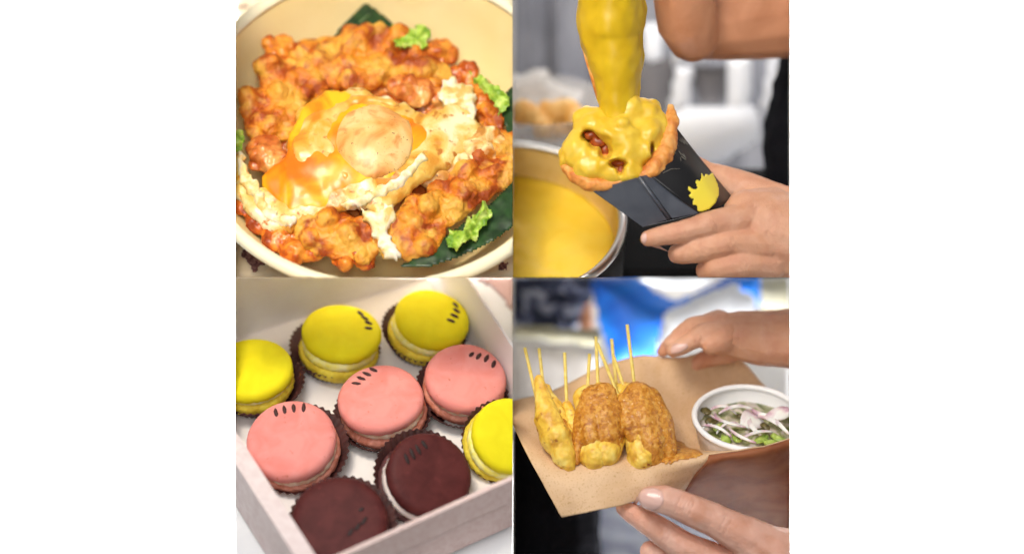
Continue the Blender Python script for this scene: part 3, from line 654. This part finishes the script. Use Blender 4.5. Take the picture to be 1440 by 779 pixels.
h1 = tag(obj('hand', hand, M['skin'], None, 2), 'hand gripping the black card sleeve from the right', 'hand')
def nail(parent, poly, body, panel, m=None):
    return obj('nail', slab(smooth_poly(poly, 4), lambda x, y, h: on(body, x, y, h+.2), 1.4, res=1.3, under=1, edge=3), m or M['nail'], parent, panel)
bpy.context.view_layer.update()
nail(h1, [(898, 330), (906, 326), (910, 332), (908, 342), (900, 343)], surf(h1), 2)

# ================================================================== 3: box of macarons
F3 = Frame(48, 530, 590, -60)
o = quad_sheet([F3.to(x, y, -8) for x, y in ((-420, -700), (420, -700), (420, 520), (-420, 520))], 'table', M['table_white'], 3, 8)
tag(o, 'white table under the cake box', 'table', kind='structure')
box = thing('cake_box', F3.to(0, 0, 0), 'open white carton with pinkish cut edges packed with nine macaron cakes', 'cake box')
HB = 100.0
def f3(px, py, z): return F3.hit(px, py, z)
Fr = f3(450, 790, HB); Rt_top = f3(800, 632, HB); Bk = f3(598, 392, 0); Lf_top = f3(225, 440, HB)
up = F3.z
front0 = Fr-up*HB; right0 = f3(800, 632, HB)-up*HB; left0 = f3(228, 445, HB)-up*HB
back0 = f3(600, 394, 0)
obj('box_floor', thick(bm_from([front0+up*2, right0+up*2, back0+up*2, left0+up*2], [(0, 1, 2, 3)]), 3), M['carton'], box, 3, smooth=False)
def wall(a, b, m, t, h0=HB, h1=HB, out=0, lean=0):
    d = (b-a).normalized(); n = d.cross(up).normalized()
    cent = (front0+right0+back0+left0)/4
    if n.dot(a-cent) < 0: n = -n
    vs = [a-d*0, b+d*0, b+up*h1+n*lean, a+up*h0+n*lean]
    inner = vs; outer = [v+n*t for v in vs]
    return bm_from(inner+outer, [(0, 1, 2, 3), (4, 5, 6, 7), (0, 1, 5, 4), (1, 2, 6, 5), (2, 3, 7, 6), (3, 0, 4, 7)])
def subdiv(bm, n=10):
    bmesh.ops.subdivide_edges(bm, edges=[e for e in bm.edges if e.calc_length() > 100], cuts=n, use_grid_fill=True); return bm
obj('back_wall', wall(left0, back0, M['carton'], 4, 210, 150), M['carton'], box, 3, smooth=False)
obj('right_wall', wall(back0, right0, M['carton'], 4, 100, 100, lean=14), M['carton_lit'], box, 3, smooth=False)
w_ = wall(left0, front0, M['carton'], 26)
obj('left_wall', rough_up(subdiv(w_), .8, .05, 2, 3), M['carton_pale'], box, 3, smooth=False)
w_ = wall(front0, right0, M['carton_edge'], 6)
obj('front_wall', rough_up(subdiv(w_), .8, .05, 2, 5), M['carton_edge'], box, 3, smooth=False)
# folded cuff of the front wall
dd = (right0-front0).normalized(); nn = dd.cross(up).normalized()
if nn.dot(front0-(front0+right0+back0+left0)/4) < 0: nn = -nn
cf = bm_from([Fr+nn*7+up*2-dd*2, Fr+(right0-front0)+nn*7+up*2, Fr+(right0-front0)+nn*10-up*40, Fr+nn*10-up*40-dd*2], [(0, 1, 2, 3)])
obj('front_cuff', rough_up(subdiv(thick(cf, 3), 14), .8, .06, 2, 6), M['carton_edge'], box, 3, smooth=False)
o = tag(obj('cloth', slab(smooth_poly([(655, 385), (740, 380), (745, 470), (722, 440), (690, 405)], 3), lambda x, y, h: f3(x, y, -2)+F3.z*h, 14, res=5, under=4, edge=12, wobble=4), M['dusty'], None, 3), 'blurred dusty pink cloth beyond the right side of the box', 'cloth')

class AxFrame:
    def __init__(s, o, n):
        s.o = o; s.z = n.normalized(); s.x = (Vector((1, 0, 0))-s.z*s.z.x).normalized(); s.y = s.z.cross(s.x)
    to = Frame.to; hit = Frame.hit
MG = 'macaron cakes in the white box'; CGP = 'brown paper cups in the white box'
def macaron(cx, cy, Rm, ratio, th, kind, dashes, dang, label, cuplabel, seed, gap=9, slide=(0, 0), cup_off=(0, 0), cw=1.0):
    s = math.sqrt(1-ratio*ratio); t = R(th)
    n = Vector((math.sin(t)*s, math.cos(t)*s, ratio))
    c0 = f3(cx, cy, 66)
    A = AxFrame(c0, n)
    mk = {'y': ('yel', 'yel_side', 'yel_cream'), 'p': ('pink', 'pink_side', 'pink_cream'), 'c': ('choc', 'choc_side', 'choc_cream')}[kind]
    root = thing('macaron', A.to(0, 0, -60), label, 'macaron', MG)
    wob = lambda amp, sd, f=3: (lambda r, z, a: r*(1+(.035*noise.noise(Vector((math.cos(a)*15+sd, math.sin(a)*15, z*.25))) if z < -16 and r > Rm*.6 else 0)+amp*noise.noise(Vector((math.cos(a)*1.3+sd, math.sin(a)*1.3, z*.08+sd)))+amp*.25*noise.noise(Vector((math.cos(a)*9, math.sin(a)*9, sd)))))
    prof = [(0, .8), (Rm*.3, .7), (Rm*.6, .2), (Rm*.8, -.8), (Rm*.9, -2.2), (Rm*.96, -5), (Rm*.993, -9), (Rm, -14), (Rm*.985, -18.5), (Rm*.95, -20.5), (Rm*.9, -21), (0, -21)]
    obj('top_shell', lathe(A, prof, 72, wob(.02, seed)), M[mk[0]], root, 3)
    Bf = AxFrame(A.to(slide[0], slide[1], 0), n)
    z = -21-gap
    obj('cream', lathe(Bf, [(0, -20.5), (Rm*.88, -20.6), (Rm*.93, -21-gap*.35), (Rm*.94, -21-gap*.7), (Rm*.9, z-.4), (0, z-.5)], 72, wob(.03, seed+5)), M[mk[2]], root, 3)
    prof = [(0, z), (Rm*.9, z), (Rm*.97, z-2), (Rm, z-6), (Rm*.985, z-12), (Rm*.93, z-19), (Rm*.84, z-25), (Rm*.7, z-29), (0, z-30)]
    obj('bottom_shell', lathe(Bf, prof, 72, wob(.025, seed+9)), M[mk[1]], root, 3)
    bpy.context.view_layer.update()
    bv = surf([q for q in root.children if q.name.startswith('top_shell')][0])
    for k, (dx, dy, dl, da) in enumerate(dashes):
        a = R(da); bmD = bmesh.new()
        pc = on(bv, dx, dy, .3); e0, e1 = A.hit(dx-dl*.5*math.cos(a), dy-dl*.5*math.sin(a)), A.hit(dx+dl*.5*math.cos(a), dy+dl*.5*math.sin(a))
        hv = (e1-e0)*.5; hv = hv-A.z*(max(0, (pc-A.o).normalized().dot(hv.normalized()))*0)
        p0, p1 = pc-hv, pc+hv
        pts = [lerp(p0, p1, q/6) for q in range(7)]
        bmD = tube(pts, 1.0, 8)
        for v in bmD.verts:
            q = (v.co-p0).dot((p1-p0).normalized())/max(.1, (p1-p0).length)
            axis = lerp(p0, p1, max(0, min(1, q))); rr = 2.9*math.sqrt(max(0.02, 1-(2*q-1)**2))*random.uniform(.85, 1.15)
            off = v.co-axis; v.co = axis+off*rr-A.z*(off.dot(A.z)*rr*.45)
        obj('dash', bmD, M['dash_choc' if kind == 'c' else 'dash'], root, 3)
    # paper cup
    ca = AxFrame(A.to(cup_off[0], cup_off[1], 0), n)
    zt = -32-gap*.7; zb = z-34
    pleat = lambda r, z_, a: r*(1+.022*math.sin(a*42))
    prof = [(0, zb), (Rm*.80, zb), (Rm*1.125*cw, zt), (Rm*1.14*cw, zt), (Rm*.82, zb-1.5), (0, zb-1.5)]
    o = obj('paper_cup', lathe(ca, prof, 252, pleat), M['liner'], None, 3)
    tag(o, cuplabel, 'paper cup', CGP)
macaron(352, 513, 59, .69, -6, 'y', [], 0, 'yellow macaron without dashes cut off at the left of the box', 'brown cup under the leftmost yellow macaron', 1, gap=6, cup_off=(6, 4))
macaron(481, 461, 57, .66, 6, 'y', [(507, 441, 11, 40), (513, 447.5, 12, 30), (518, 454, 12, 22), (518, 461.5, 12, 8)], 0, 'yellow macaron at the back left with dark dashes at its right edge', 'brown cup under the back left yellow macaron', 2, gap=14, slide=(-2, -3), cup_off=(-8, 6))
macaron(610, 442, 54, .70, 17, 'y', [(640.5, 429, 11, 50), (642, 437, 12, 35), (639, 444, 13, 25), (634, 451, 13, 20)], 0, 'yellow macaron farthest back in the corner of the box', 'brown cup under the farthest back yellow macaron', 3, gap=12, slide=(-5, -3), cup_off=(-6, 4))
macaron(656, 526, 58, .79, 12, 'p', [(663, 498.5, 9, -45), (673, 501, 11, -55), (684, 504, 13, -62), (694, 512, 12, -70)], 0, 'pink macaron at the right next to the white box wall', 'brown cup under the right pink macaron', 4, gap=8, cup_off=(-2, 0))
macaron(534, 555, 61, .74, -6, 'p', [(501, 539, 14, 8), (508, 532, 14, 20), (516, 526, 14, 24), (525, 520, 13, 28)], 0, 'pink macaron in the middle with slanted dashes at its upper left', 'brown cup under the middle pink macaron', 5, gap=10, slide=(3, -2))
macaron(408, 615, 63, .86, -12, 'p', [(388, 580, 13, 80), (400, 576, 13, 80), (413, 574, 13, 84), (427, 573, 14, 92)], 0, 'salmon pink macaron at the front left beside the thick white edge', 'brown cup under the front left pink macaron', 6, gap=7, slide=(3, -3), cup_off=(6, 2))
macaron(477, 729, 67, .90, -4, 'c', [(493, 748, 14, -50), (503, 740, 14, -55), (512, 732, 14, -58), (508, 716, 9, -40)], 0, 'dark chocolate macaron nearest the front corner of the box', 'brown cup under the front corner chocolate macaron', 7, gap=6, cup_off=(2, 4))
macaron(606, 665, 61, .91, 42, 'c', [(572, 645, 18, 70), (580, 638, 18, 66), (588, 632, 17, 62), (597, 625, 15, 55)], 0, 'chocolate macaron showing a white crescent of cream', 'brown cup under the chocolate macaron with white cream', 8, gap=12, slide=(-5, -5), cup_off=(-2, 6))
macaron(720, 610, 55, .92, 38, 'y', [], 0, 'yellow macaron cut off at the right of the box by the front wall', 'brown cup under the right front yellow macaron', 9, gap=13, slide=(-6, -5))

# ================================================================== 4: satay on kraft paper
o = quad_sheet([pt(x, y, -640) for x, y in ((690, 850), (1140, 850), (1140, 360), (690, 360))], 'backdrop', M['grey_back'], 4, 4)
tag(o, 'grey blurred wall far behind the satay', 'backdrop', kind='structure')
bag = thing('garment', pt(950, 500, -420), 'blurred bright blue and white garment behind the satay sticks', 'garment')
obj('blue_panel', flat(smooth_poly([(830, 385), (870, 382), (900, 392), (930, 412), (960, 415), (1010, 395), (1050, 380), (1075, 385), (1068, 430), (1040, 425), (1000, 440), (960, 470), (930, 490), (895, 515), (860, 510), (845, 470), (834, 430)], 4), -430, 26, 8, 5, 16, wobble=3, wf=.03), M['blue'], bag, 4)
obj('white_print', flat(smooth_poly([(934, 440), (960, 425), (1000, 408), (1034, 396), (1042, 408), (1062, 414), (1066, 432), (1058, 450), (1010, 466), (960, 480), (924, 496), (926, 465)], 4), -398, 8, 4, 4, 8, wobble=2, wf=.04), M['bag_white'], bag, 4)
obj('white_top', flat(smooth_poly([(888, 378), (960, 376), (1015, 380), (1005, 394), (965, 408), (935, 406), (905, 396)], 4), -398, 8, 4, 4, 8, wobble=2, wf=.04), M['bag_white'], bag, 4)
p4 = thing('person', pt(770, 560, -500), 'bystander in a navy and white patterned shirt at the upper left', 'person')
bm = bmesh.new(); px_chain(bm, [(720, 380, -520, 62), (770, 395, -510, 58), (800, 400, -500, 44)]); px_chain(bm, [(760, 420, -500, 45), (790, 430, -500, 40), (730, 430, -500, 40)])
obj('shirt', rough_up(fuse(bm, 4, 6), 6, .03, 2, 2), M['navy_print'], p4, 4)
bm = bmesh.new(); px_chain(bm, [(815, 400, -490, 14), (822, 430, -485, 12), (824, 460, -480, 11)])
obj('arm', fuse(bm, 3, 6), M['skin_tan'], p4, 4)
tb = thing('table', pt(790, 560, -420), 'white market table with an olive edge behind the skewers', 'table')
obj('table_top', flat([(715, 452), (845, 462), (848, 490), (715, 476)], -410, 14, 8, 5, 6), M['olive'], tb, 4)
obj('table_skirt', flat([(728, 474), (848, 488), (845, 600), (715, 600), (715, 480)], -440, 14, 8, 6, 8, wobble=3, wf=.03), M['bag'], tb, 4)
o = tag(obj('crate', flat(smooth_poly([(1060, 395), (1120, 390), (1120, 432), (1070, 438)], 4), -480, 20, 8, 5, 10), M['olive'], None, 4), 'olive grey crate at the right behind the wrist', 'crate')
pl = thing('person', pt(790, 790, -300), 'bystander in black trousers behind the lower left of the kraft paper', 'person')
bm = bmesh.new(); px_chain(bm, [(770, 640, -330, 60), (775, 720, -330, 74), (780, 850, -330, 76)]); px_chain(bm, [(735, 640, -340, 40), (735, 850, -340, 50)])
obj('trousers', rough_up(fuse(bm, 4, 6), 5, .02, 2, 6), M['cloth_black'], pl, 4)
F4 = Frame(35, 900, 750, -420)
o = tag(obj('ground', slab([(700, 640), (1130, 640), (1130, 860), (700, 860)], lambda x, y, h: F4.hit(x, y, -60)+Vector((0, 0, h)), 0, res=20, under=6), M['floor_grey'], None, 4), 'grey ground', 'ground', kind='structure')

rows = [[(716, 566, -120), (780, 548, -125), (840, 518, -130), (900, 500, -130), (950, 503, -135), (1025, 494, -160), (1078, 545, -165), (1125, 592, -150)],
        [(718, 584, -70), (785, 590, -70), (850, 575, -80), (910, 560, -85), (960, 565, -120), (1025, 570, -165), (1075, 590, -165), (1125, 604, -140)],
        [(724, 602, -20), (785, 630, -15), (850, 625, -20), (915, 625, -25), (968, 626, -55), (1030, 628, -90), (1080, 628, -90), (1125, 620, -70)],
        [(742, 640, 24), (792, 662, 36), (850, 654, 34), (915, 652, 28), (990, 641, 38), (1032, 635, 44), (1075, 628, 46), (1125, 612, 40)],
        [(766, 684, 40), (800, 698, 50), (850, 690, 50), (905, 678, 40), (970, 668, 24), (1016, 664, 12), (1065, 662, 10), (1125, 656, 0)],
        [(790, 727, 48), (822, 721, 54), (856, 714, 52), (900, 703, 36), (953, 691, -6), (1010, 724, -150), (1065, 744, -210), (1125, 780, -240)]]
bm = patch([[pt(*p) for p in r] for r in rows], 8)
for v in bm.verts: v.co.z += 2.6*fbm((v.co.x, v.co.y, 0), .03, 3, 4)-5*abs(fbm((v.co.x, v.co.y, 3), .012, 2, 9)); v.co.y += 1.2*fbm((v.co.x, v.co.y, 5), .04, 3, 6)
bm.normal_update()
bm.faces.ensure_lookup_table(); nc_ = 56
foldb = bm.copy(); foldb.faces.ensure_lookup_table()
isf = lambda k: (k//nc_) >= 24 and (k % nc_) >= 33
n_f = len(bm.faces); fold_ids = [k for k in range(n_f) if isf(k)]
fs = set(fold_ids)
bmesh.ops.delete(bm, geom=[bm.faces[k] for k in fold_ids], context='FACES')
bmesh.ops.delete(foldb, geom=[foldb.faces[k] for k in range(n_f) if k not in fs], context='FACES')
kp = tag(obj('kraft_paper', thick(bm, 1.6), M['kraft'], None, 4), 'brown kraft paper sheet held as a tray under the satay', 'paper')
obj('folded_side', thick(foldb, 1.6), M['kraft_shaded'], kp, 4)
bpy.context.view_layer.update(); kb = surf(kp)

# relish cup
FC = AxFrame(pt(1053, 587, -36), Vector((.05, .84, .56)))
cup = thing('relish_cup', FC.to(0, 0, -46), 'white foam cup of shallot and cucumber relish', 'cup')
obj('cup_wall', lathe(FC, [(74, -1), (73, -8), (65, -40), (0, -42), (0, -46), (68, -45), (77, -8), (78, -2)], 96), M['foam'], cup, 4)
obj('rim', lathe(FC, [(72, -2), (74, 2), (78, 3), (81, 0), (80, -5), (76, -5)], 96, close=True), M['foam'], cup, 4)
SG = 'shallot slices in the relish cup'
random.seed(31)
spots = [(996, 592, 62, 44, 5), (1008, 606, -32, 48, 5), (1024, 592, -28, 56, 5), (1034, 578, 18, 50, 6), (1052, 590, 70, 36, 20), (1064, 612, 24, 50, 5), (1084, 594, -40, 46, 7), (1100, 600, -62, 40, 6), (1076, 578, -18, 46, 7), (1016, 580, -8, 40, 6), (1044, 612, -42, 50, 5), (1094, 582, 34, 40, 12), (1026, 604, 30, 44, 4), (1062, 600, -70, 42, 8)]
where = ['lying along the left rim', 'leaning up from the left front of the relish', 'long and rising left of the middle', 'bent at the back left of the middle', 'broad and pale in the middle of the relish', 'long at the front right of the middle', 'near the right side of the relish', 'at the right front of the relish', 'at the back right of the relish', 'at the back left of the relish', 'just in front of the middle', 'wide and farthest right in the cup', 'crossing the front left above the greens', 'standing beside the broad pale slice']
for i, (x, y, a, L_, r_) in enumerate(spots):
    c = FC.hit(x, y, -14+(i % 4)*3.0)
    aa = R(a); ux = FC.x*math.cos(aa)+FC.y*math.sin(aa); uy = FC.z.cross(ux); tl = random.uniform(.2, .7) if r_ < 10 else .35
    uy = uy*math.cos(tl)+FC.z*math.sin(tl); un = ux.cross(uy); bend = random.uniform(-9, 9)
    g = [[c+ux*(L_*(q2-.5))+uy*(r_*(.46 if r_ < 10 else .9)*(q-.5)*2*(1-.6*(2*q2-1)**2)+bend*(1-(2*q2-1)**2))+un*(5*math.sin(math.pi*q2)+3*(q-.5)**2) for q2 in [k/12 for k in range(13)]] for q in (0, .33, .66, 1)]
    bmo = bm_from([v for r in g for v in r], [(r*13+k, r*13+k+1, (r+1)*13+k+1, (r+1)*13+k) for r in range(3) for k in range(12)])
    tag(obj('shallot_slice', thick(bmo, 1.8), M['onion'], None, 4), 'pinkish white shallot slice '+where[i], 'shallot slice', SG)
KG = 'cucumber pieces in the relish cup'
for i, (x, y, wh) in enumerate([(1020, 618, 'at the front left'), (1036, 615, 'beside the front middle'), (1084, 622, 'at the front right'), (1096, 616, 'by the right rim'), (1012, 600, 'under the left shallots'), (1070, 618, 'just right of the middle')]):
    c = FC.hit(x, y, -17); bmo = bmesh.new()
    rot = Matrix.Rotation(random.uniform(0, 3), 4, FC.z) @ Matrix((FC.x, FC.y, FC.z)).transposed().to_4x4()
    add_ball(bmo, c, 13, 3, (1, .55, .22), rot); rough_up(bmo, 3.5, .09, 3, i)
    tag(obj('cucumber_piece', bmo, M['cucumber'], None, 4), 'green cucumber piece '+wh+' of the relish', 'cucumber', KG)
HG = 'dark herb leaves in the relish cup'
for i, (x, y, wh) in enumerate([(992, 578, 'against the left rim'), (1046, 585, 'among the shallots near the middle'), (1000, 592, 'in the left shallots'), (1076, 600, 'right of the broad slice')]):
    c = FC.hit(x, y, -10); bmo = bmesh.new()
    rot = Matrix.Rotation(random.uniform(0, 3), 4, FC.z) @ Matrix((FC.x, FC.y, FC.z)).transposed().to_4x4()
    add_ball(bmo, c, 10, 2, (1, .6, .3), rot); rough_up(bmo, 3, .1, 2, i+4)
    tag(obj('herb_leaf', bmo, M['chili'], None, 4), 'dark herb leaf '+wh, 'herb leaf', HG)
bmo = lathe(FC, [(0, -24), (40, -23), (70, -22), (68, -30), (0, -32)], 48); rough_up(bmo, 4, .06, 3, 8)
tag(obj('relish', bmo, M['relish_bed'], None, 4), 'bed of chopped relish at the bottom of the foam cup', 'relish')

# skewers
SKG = 'satay skewers on the kraft paper'
def skewer(stick, meat, label, seed):
    (x0, y0, w0), (x1, y1, w1) = stick
    p0, p1 = pt(x0, y0, w0), pt(x1, y1, w1)
    root = thing('satay_skewer', p1, label, 'skewer', SKG)
    d = (p1-p0)
    obj('stick', tube([p0, lerp(p0, p1, .3), lerp(p0, p1, .7), p1+d.normalized()*18], 2.4, 8), M['stick'], root, 4)
    bm = bmesh.new()
    for (a, b, w, r) in meat: add_ball(bm, pt(a, b, w), r, 3)
    chain(bm, [(pt(a, b, w), r*.97) for a, b, w, r in meat])
    bm = fuse(bm, 1.8, 18); rough_up(bm, 3, .028, 2, seed); rough_up(bm, 1.2, .16, 2, seed+2)
    obj('meat', bm, M['meat'], root, 4)
skewer(((738, 489, -30), (751, 545, -10)), [(758, 535, -6, 8), (764, 560, 4, 13), (772, 590, 14, 20), (782, 615, 22, 22), (792, 640, 28, 18), (800, 655, 32, 10)], 'front left satay skewer with a bare yellow strip of chicken', 1)
skewer(((758, 490, -40), (764, 542, -20)), [(768, 548, -20, 10), (782, 580, -6, 14), (796, 612, 6, 16), (806, 640, 18, 14)], 'satay skewer second from the left half hidden by the first', 2)
skewer(((794, 496, -40), (797, 568, -12)), [(797, 572, -14, 10), (806, 600, 0, 14), (812, 630, 14, 12)], 'satay skewer standing straight between the left and middle chicken', 3)
skewer(((829, 498, -50), (826, 548, -20)), [(826, 560, -14, 20), (832, 600, 8, 24), (836, 640, 24, 22)], 'short upright satay skewer at the left of the middle chicken', 4)
skewer(((838, 474, -60), (841, 545, -24)), [(843, 560, -20, 22), (848, 600, 0, 26), (852, 635, 22, 22)], 'satay skewer with the tall tip above the middle chicken', 5)
skewer(((840, 483, -20), (868, 553, 0)), [(862, 565, -10, 18), (866, 600, 4, 20), (862, 625, 18, 16)], 'slanting satay skewer leaning across the middle chicken', 6)
skewer(((860, 477, -70), (866, 535, -40)), [(878, 556, -30, 20), (886, 595, -6, 24), (900, 630, 12, 20)], 'satay skewer tip against the blue bag left of the tallest', 7)
skewer(((862, 498, -50), (876, 540, -20)), [(888, 560, -16, 20), (900, 600, 4, 26), (902, 640, 22, 22)], 'short leaning satay skewer in front of the blue bag', 8)
skewer(((882, 457, -60), (892, 540, -24)), [(906, 560, -20, 20), (918, 600, -4, 24), (924, 630, 8, 18)], 'tallest satay skewer at the right against the blue bag', 9)
def sauce(strips, label, seed):
    bm = bmesh.new()
    for c_ in strips:
        if len(c_) == 1: add_ball(bm, pt(*c_[0][:3]), c_[0][3], 3)
        else: px_chain(bm, c_)
    bm = fuse(bm, 1.8, 16); rough_up(bm, 3, .022, 2, seed); rough_up(bm, .9, .28, 2, seed+1)
    tag(obj('peanut_sauce', bm, M['peanut'], None, 4), label, 'peanut sauce', 'peanut sauce on the satay')
sauce([[(832, 560, -6, 20), (830, 592, 10, 23), (832, 618, 22, 19)], [(850, 558, -6, 22), (853, 590, 10, 25), (856, 612, 20, 20)], [(820, 580, 8, 14), (814, 615, 20, 11), (811, 648, 27, 7)], [(864, 575, 6, 16), (868, 610, 20, 12), (866, 630, 26, 7)], [(828, 622, 30, 9)]], 'coarse peanut sauce over the middle satay chicken', 1)
sauce([[(896, 556, -8, 22), (904, 590, 8, 26), (914, 620, 20, 23), (920, 644, 24, 14)], [(882, 566, 0, 17), (886, 598, 16, 17), (892, 616, 24, 11)], [(912, 562, -12, 20), (926, 600, 4, 22), (938, 632, 14, 15), (942, 650, 18, 8)]], 'coarse peanut sauce over the right satay chicken', 5)
sauce([[(788, 590, 4, 8), (798, 612, 12, 10), (806, 632, 20, 10), (801, 650, 28, 8), (790, 657, 30, 6)], [(756, 562, -6, 5), (755, 590, 2, 6), (764, 615, 10, 6)]], 'peanut sauce pooled between the left and middle skewers', 9)
tag(obj('peanut_sauce', slab(smooth_poly([(930, 612), (952, 618), (972, 630), (992, 640), (968, 645), (948, 652), (928, 650)], 4), lambda x, y, h: on(kb, x, y, h+1), 3, res=2.2, under=.5, edge=4, wobble=3, wf=.08, seed=3, soft=2), M['peanut'], None, 4), 'thin smear of peanut sauce run onto the paper right of the chicken', 'peanut sauce', 'peanut sauce on the satay')

# hands
hb = bmesh.new()
px_chain(hb, [(1180, 470, -130, 50), (1120, 476, -125, 45), (1070, 476, -118, 40), (1040, 472, -110, 36), (1012, 470, -104, 30)])
px_chain(hb, [(1020, 470, -95, 24), (992, 470, -84, 17), (974, 478, -78, 14), (956, 489, -76, 11.5), (946, 493, -76, 9.5)])
px_chain(hb, [(1015, 460, -105, 24), (975, 462, -104, 18), (955, 474, -98, 14), (944, 484, -92, 11)])
px_chain(hb, [(1024, 472, -96, 24), (1012, 478, -82, 19), (1000, 484, -76, 15)])
px_chain(hb, [(1010, 456, -120, 22), (968, 468, -122, 15), (944, 484, -126, 12), (932, 494, -130, 9)])
px_chain(hb, [(1030, 490, -125, 20), (990, 505, -150, 13), (960, 520, -155, 11)])
hb = fuse(hb, 1.8, 8); rough_up(hb, 1.2, .03, 2, 31); rough_up(hb, .35, .35, 2, 32)
crease(hb, 982, 474, -25, 3, 4.5, 12); crease(hb, 968, 462, -15, 2, 5, 9); crease(hb, 1035, 480, 5, 2, 9, 26, 1.4)
h2 = tag(obj('hand', hb, M['skin'], None, 4), 'hand pinching the far edge of the kraft paper below the blue bag', 'hand')
hf = bmesh.new()
px_chain(hf, [(1190, 800, 20, 58), (1120, 790, 30, 46), (1075, 772, 38, 36)])
px_chain(hf, [(1090, 780, 40, 40), (1046, 752, 54, 29), (1002, 730, 64, 24), (965, 714, 70, 22.5), (935, 703, 72, 21), (914, 699, 72, 17)])
px_chain(hf, [(1080, 810, 20, 34), (1010, 790, 26, 27), (960, 768, 34, 22), (920, 740, 34, 19), (890, 722, 26, 15), (876, 714, 20, 11)])
px_chain(hf, [(1080, 840, 0, 34), (1010, 815, 6, 26), (950, 800, 8, 20), (915, 775, 2, 17)])
px_chain(hf, [(1090, 860, -20, 30), (1030, 850, -20, 22), (980, 840, -20, 18)])
hf = fuse(hf, 1.7, 9); rough_up(hf, 1.3, .03, 2, 41); rough_up(hf, .35, .35, 2, 42)
# thumb knuckle creases
crease(hf, 963, 712, 24, 5, 5, 19, 1.5, 40); crease(hf, 1020, 738, 28, 2, 9, 20, .9, 40); crease(hf, 935, 752, 30, 3, 6, 14, 1, 10)
h3 = tag(obj('hand', hf, M['skin_pink'], None, 4), 'hand with thumb pressing the near edge of the kraft paper', 'hand')
bpy.context.view_layer.update()
nail(h3, [(896, 697), (902, 688), (916, 685), (930, 690), (934, 700), (930, 712), (918, 718), (904, 712)], surf(h3), 4)
nail(h2, [(942, 492), (950, 483), (964, 482), (968, 488), (958, 496), (946, 498)], surf(h2), 4)

# ------------------------------------------------------------------ trim every panel to its own square
bpy.context.view_layer.update()
CAMP = Vector((0, 0, D))
def trim(o, panel):
    x0, y0, x1, y1 = BOUNDS[panel]
    c = [Vector((x-720, 389.5-y, 0)) for x, y in ((x0, y0), (x1, y0), (x1, y1), (x0, y1))]
    planes = []
    mid = (c[0]+c[2])/2
    for a, b in zip(c, c[1:]+c[:1]):
        n = (a-CAMP).cross(b-CAMP).normalized()
        if n.dot(mid-CAMP) > 0: n = -n
        planes.append(n)
    T = GI @ o.matrix_world
    pts = [T @ v.co for v in o.data.vertices]
    cut = [n for n in planes if any((p-CAMP).dot(n) > 0 for p in pts)]
    if not cut: return
    bm = bmesh.new(); bm.from_mesh(o.data); bm.transform(T)
    for n in cut:
        g = bm.verts[:]+bm.edges[:]+bm.faces[:]
        r = bmesh.ops.bisect_plane(bm, geom=g, dist=1e-4, plane_co=CAMP, plane_no=n, clear_outer=True)
        e = [q for q in r['geom_cut'] if isinstance(q, bmesh.types.BMEdge)]
        if e:
            try: bmesh.ops.holes_fill(bm, edges=e, sides=0)
            except Exception: pass
    if len(bm.faces) == 0:
        bm.free(); bpy.data.objects.remove(o); return
    bm.transform(T.inverted()); bm.to_mesh(o.data); bm.free()
for o, p in PANEL: trim(o, p)
for o in [q for q in bpy.data.objects if q.name.startswith('rim') and q.parent]:
    # a ring trimmed into arcs becomes one object per arc
    bm = bmesh.new(); bm.from_mesh(o.data); left = set(bm.verts); isl = []
    while left:
        st = [left.pop()]; cur = set(st)
        while st:
            for e in st.pop().link_edges:
                for v in e.verts:
                    if v in left: left.discard(v); cur.add(v); st.append(v)
        isl.append({v.index for v in cur})
    bm.free()
    if len(isl) > 1:
        for k, keep in enumerate(isl):
            b2 = bmesh.new(); b2.from_mesh(o.data)
            bmesh.ops.delete(b2, geom=[v for v in b2.verts if v.index not in keep], context='VERTS')
            me = o.data.copy() ; b2.to_mesh(me); b2.free()
            c = o.copy(); c.data = me; COL.objects.link(c)
        bpy.data.objects.remove(o)
for o in list(bpy.data.objects):
    if o.type == 'EMPTY' and not o.children: bpy.data.objects.remove(o)
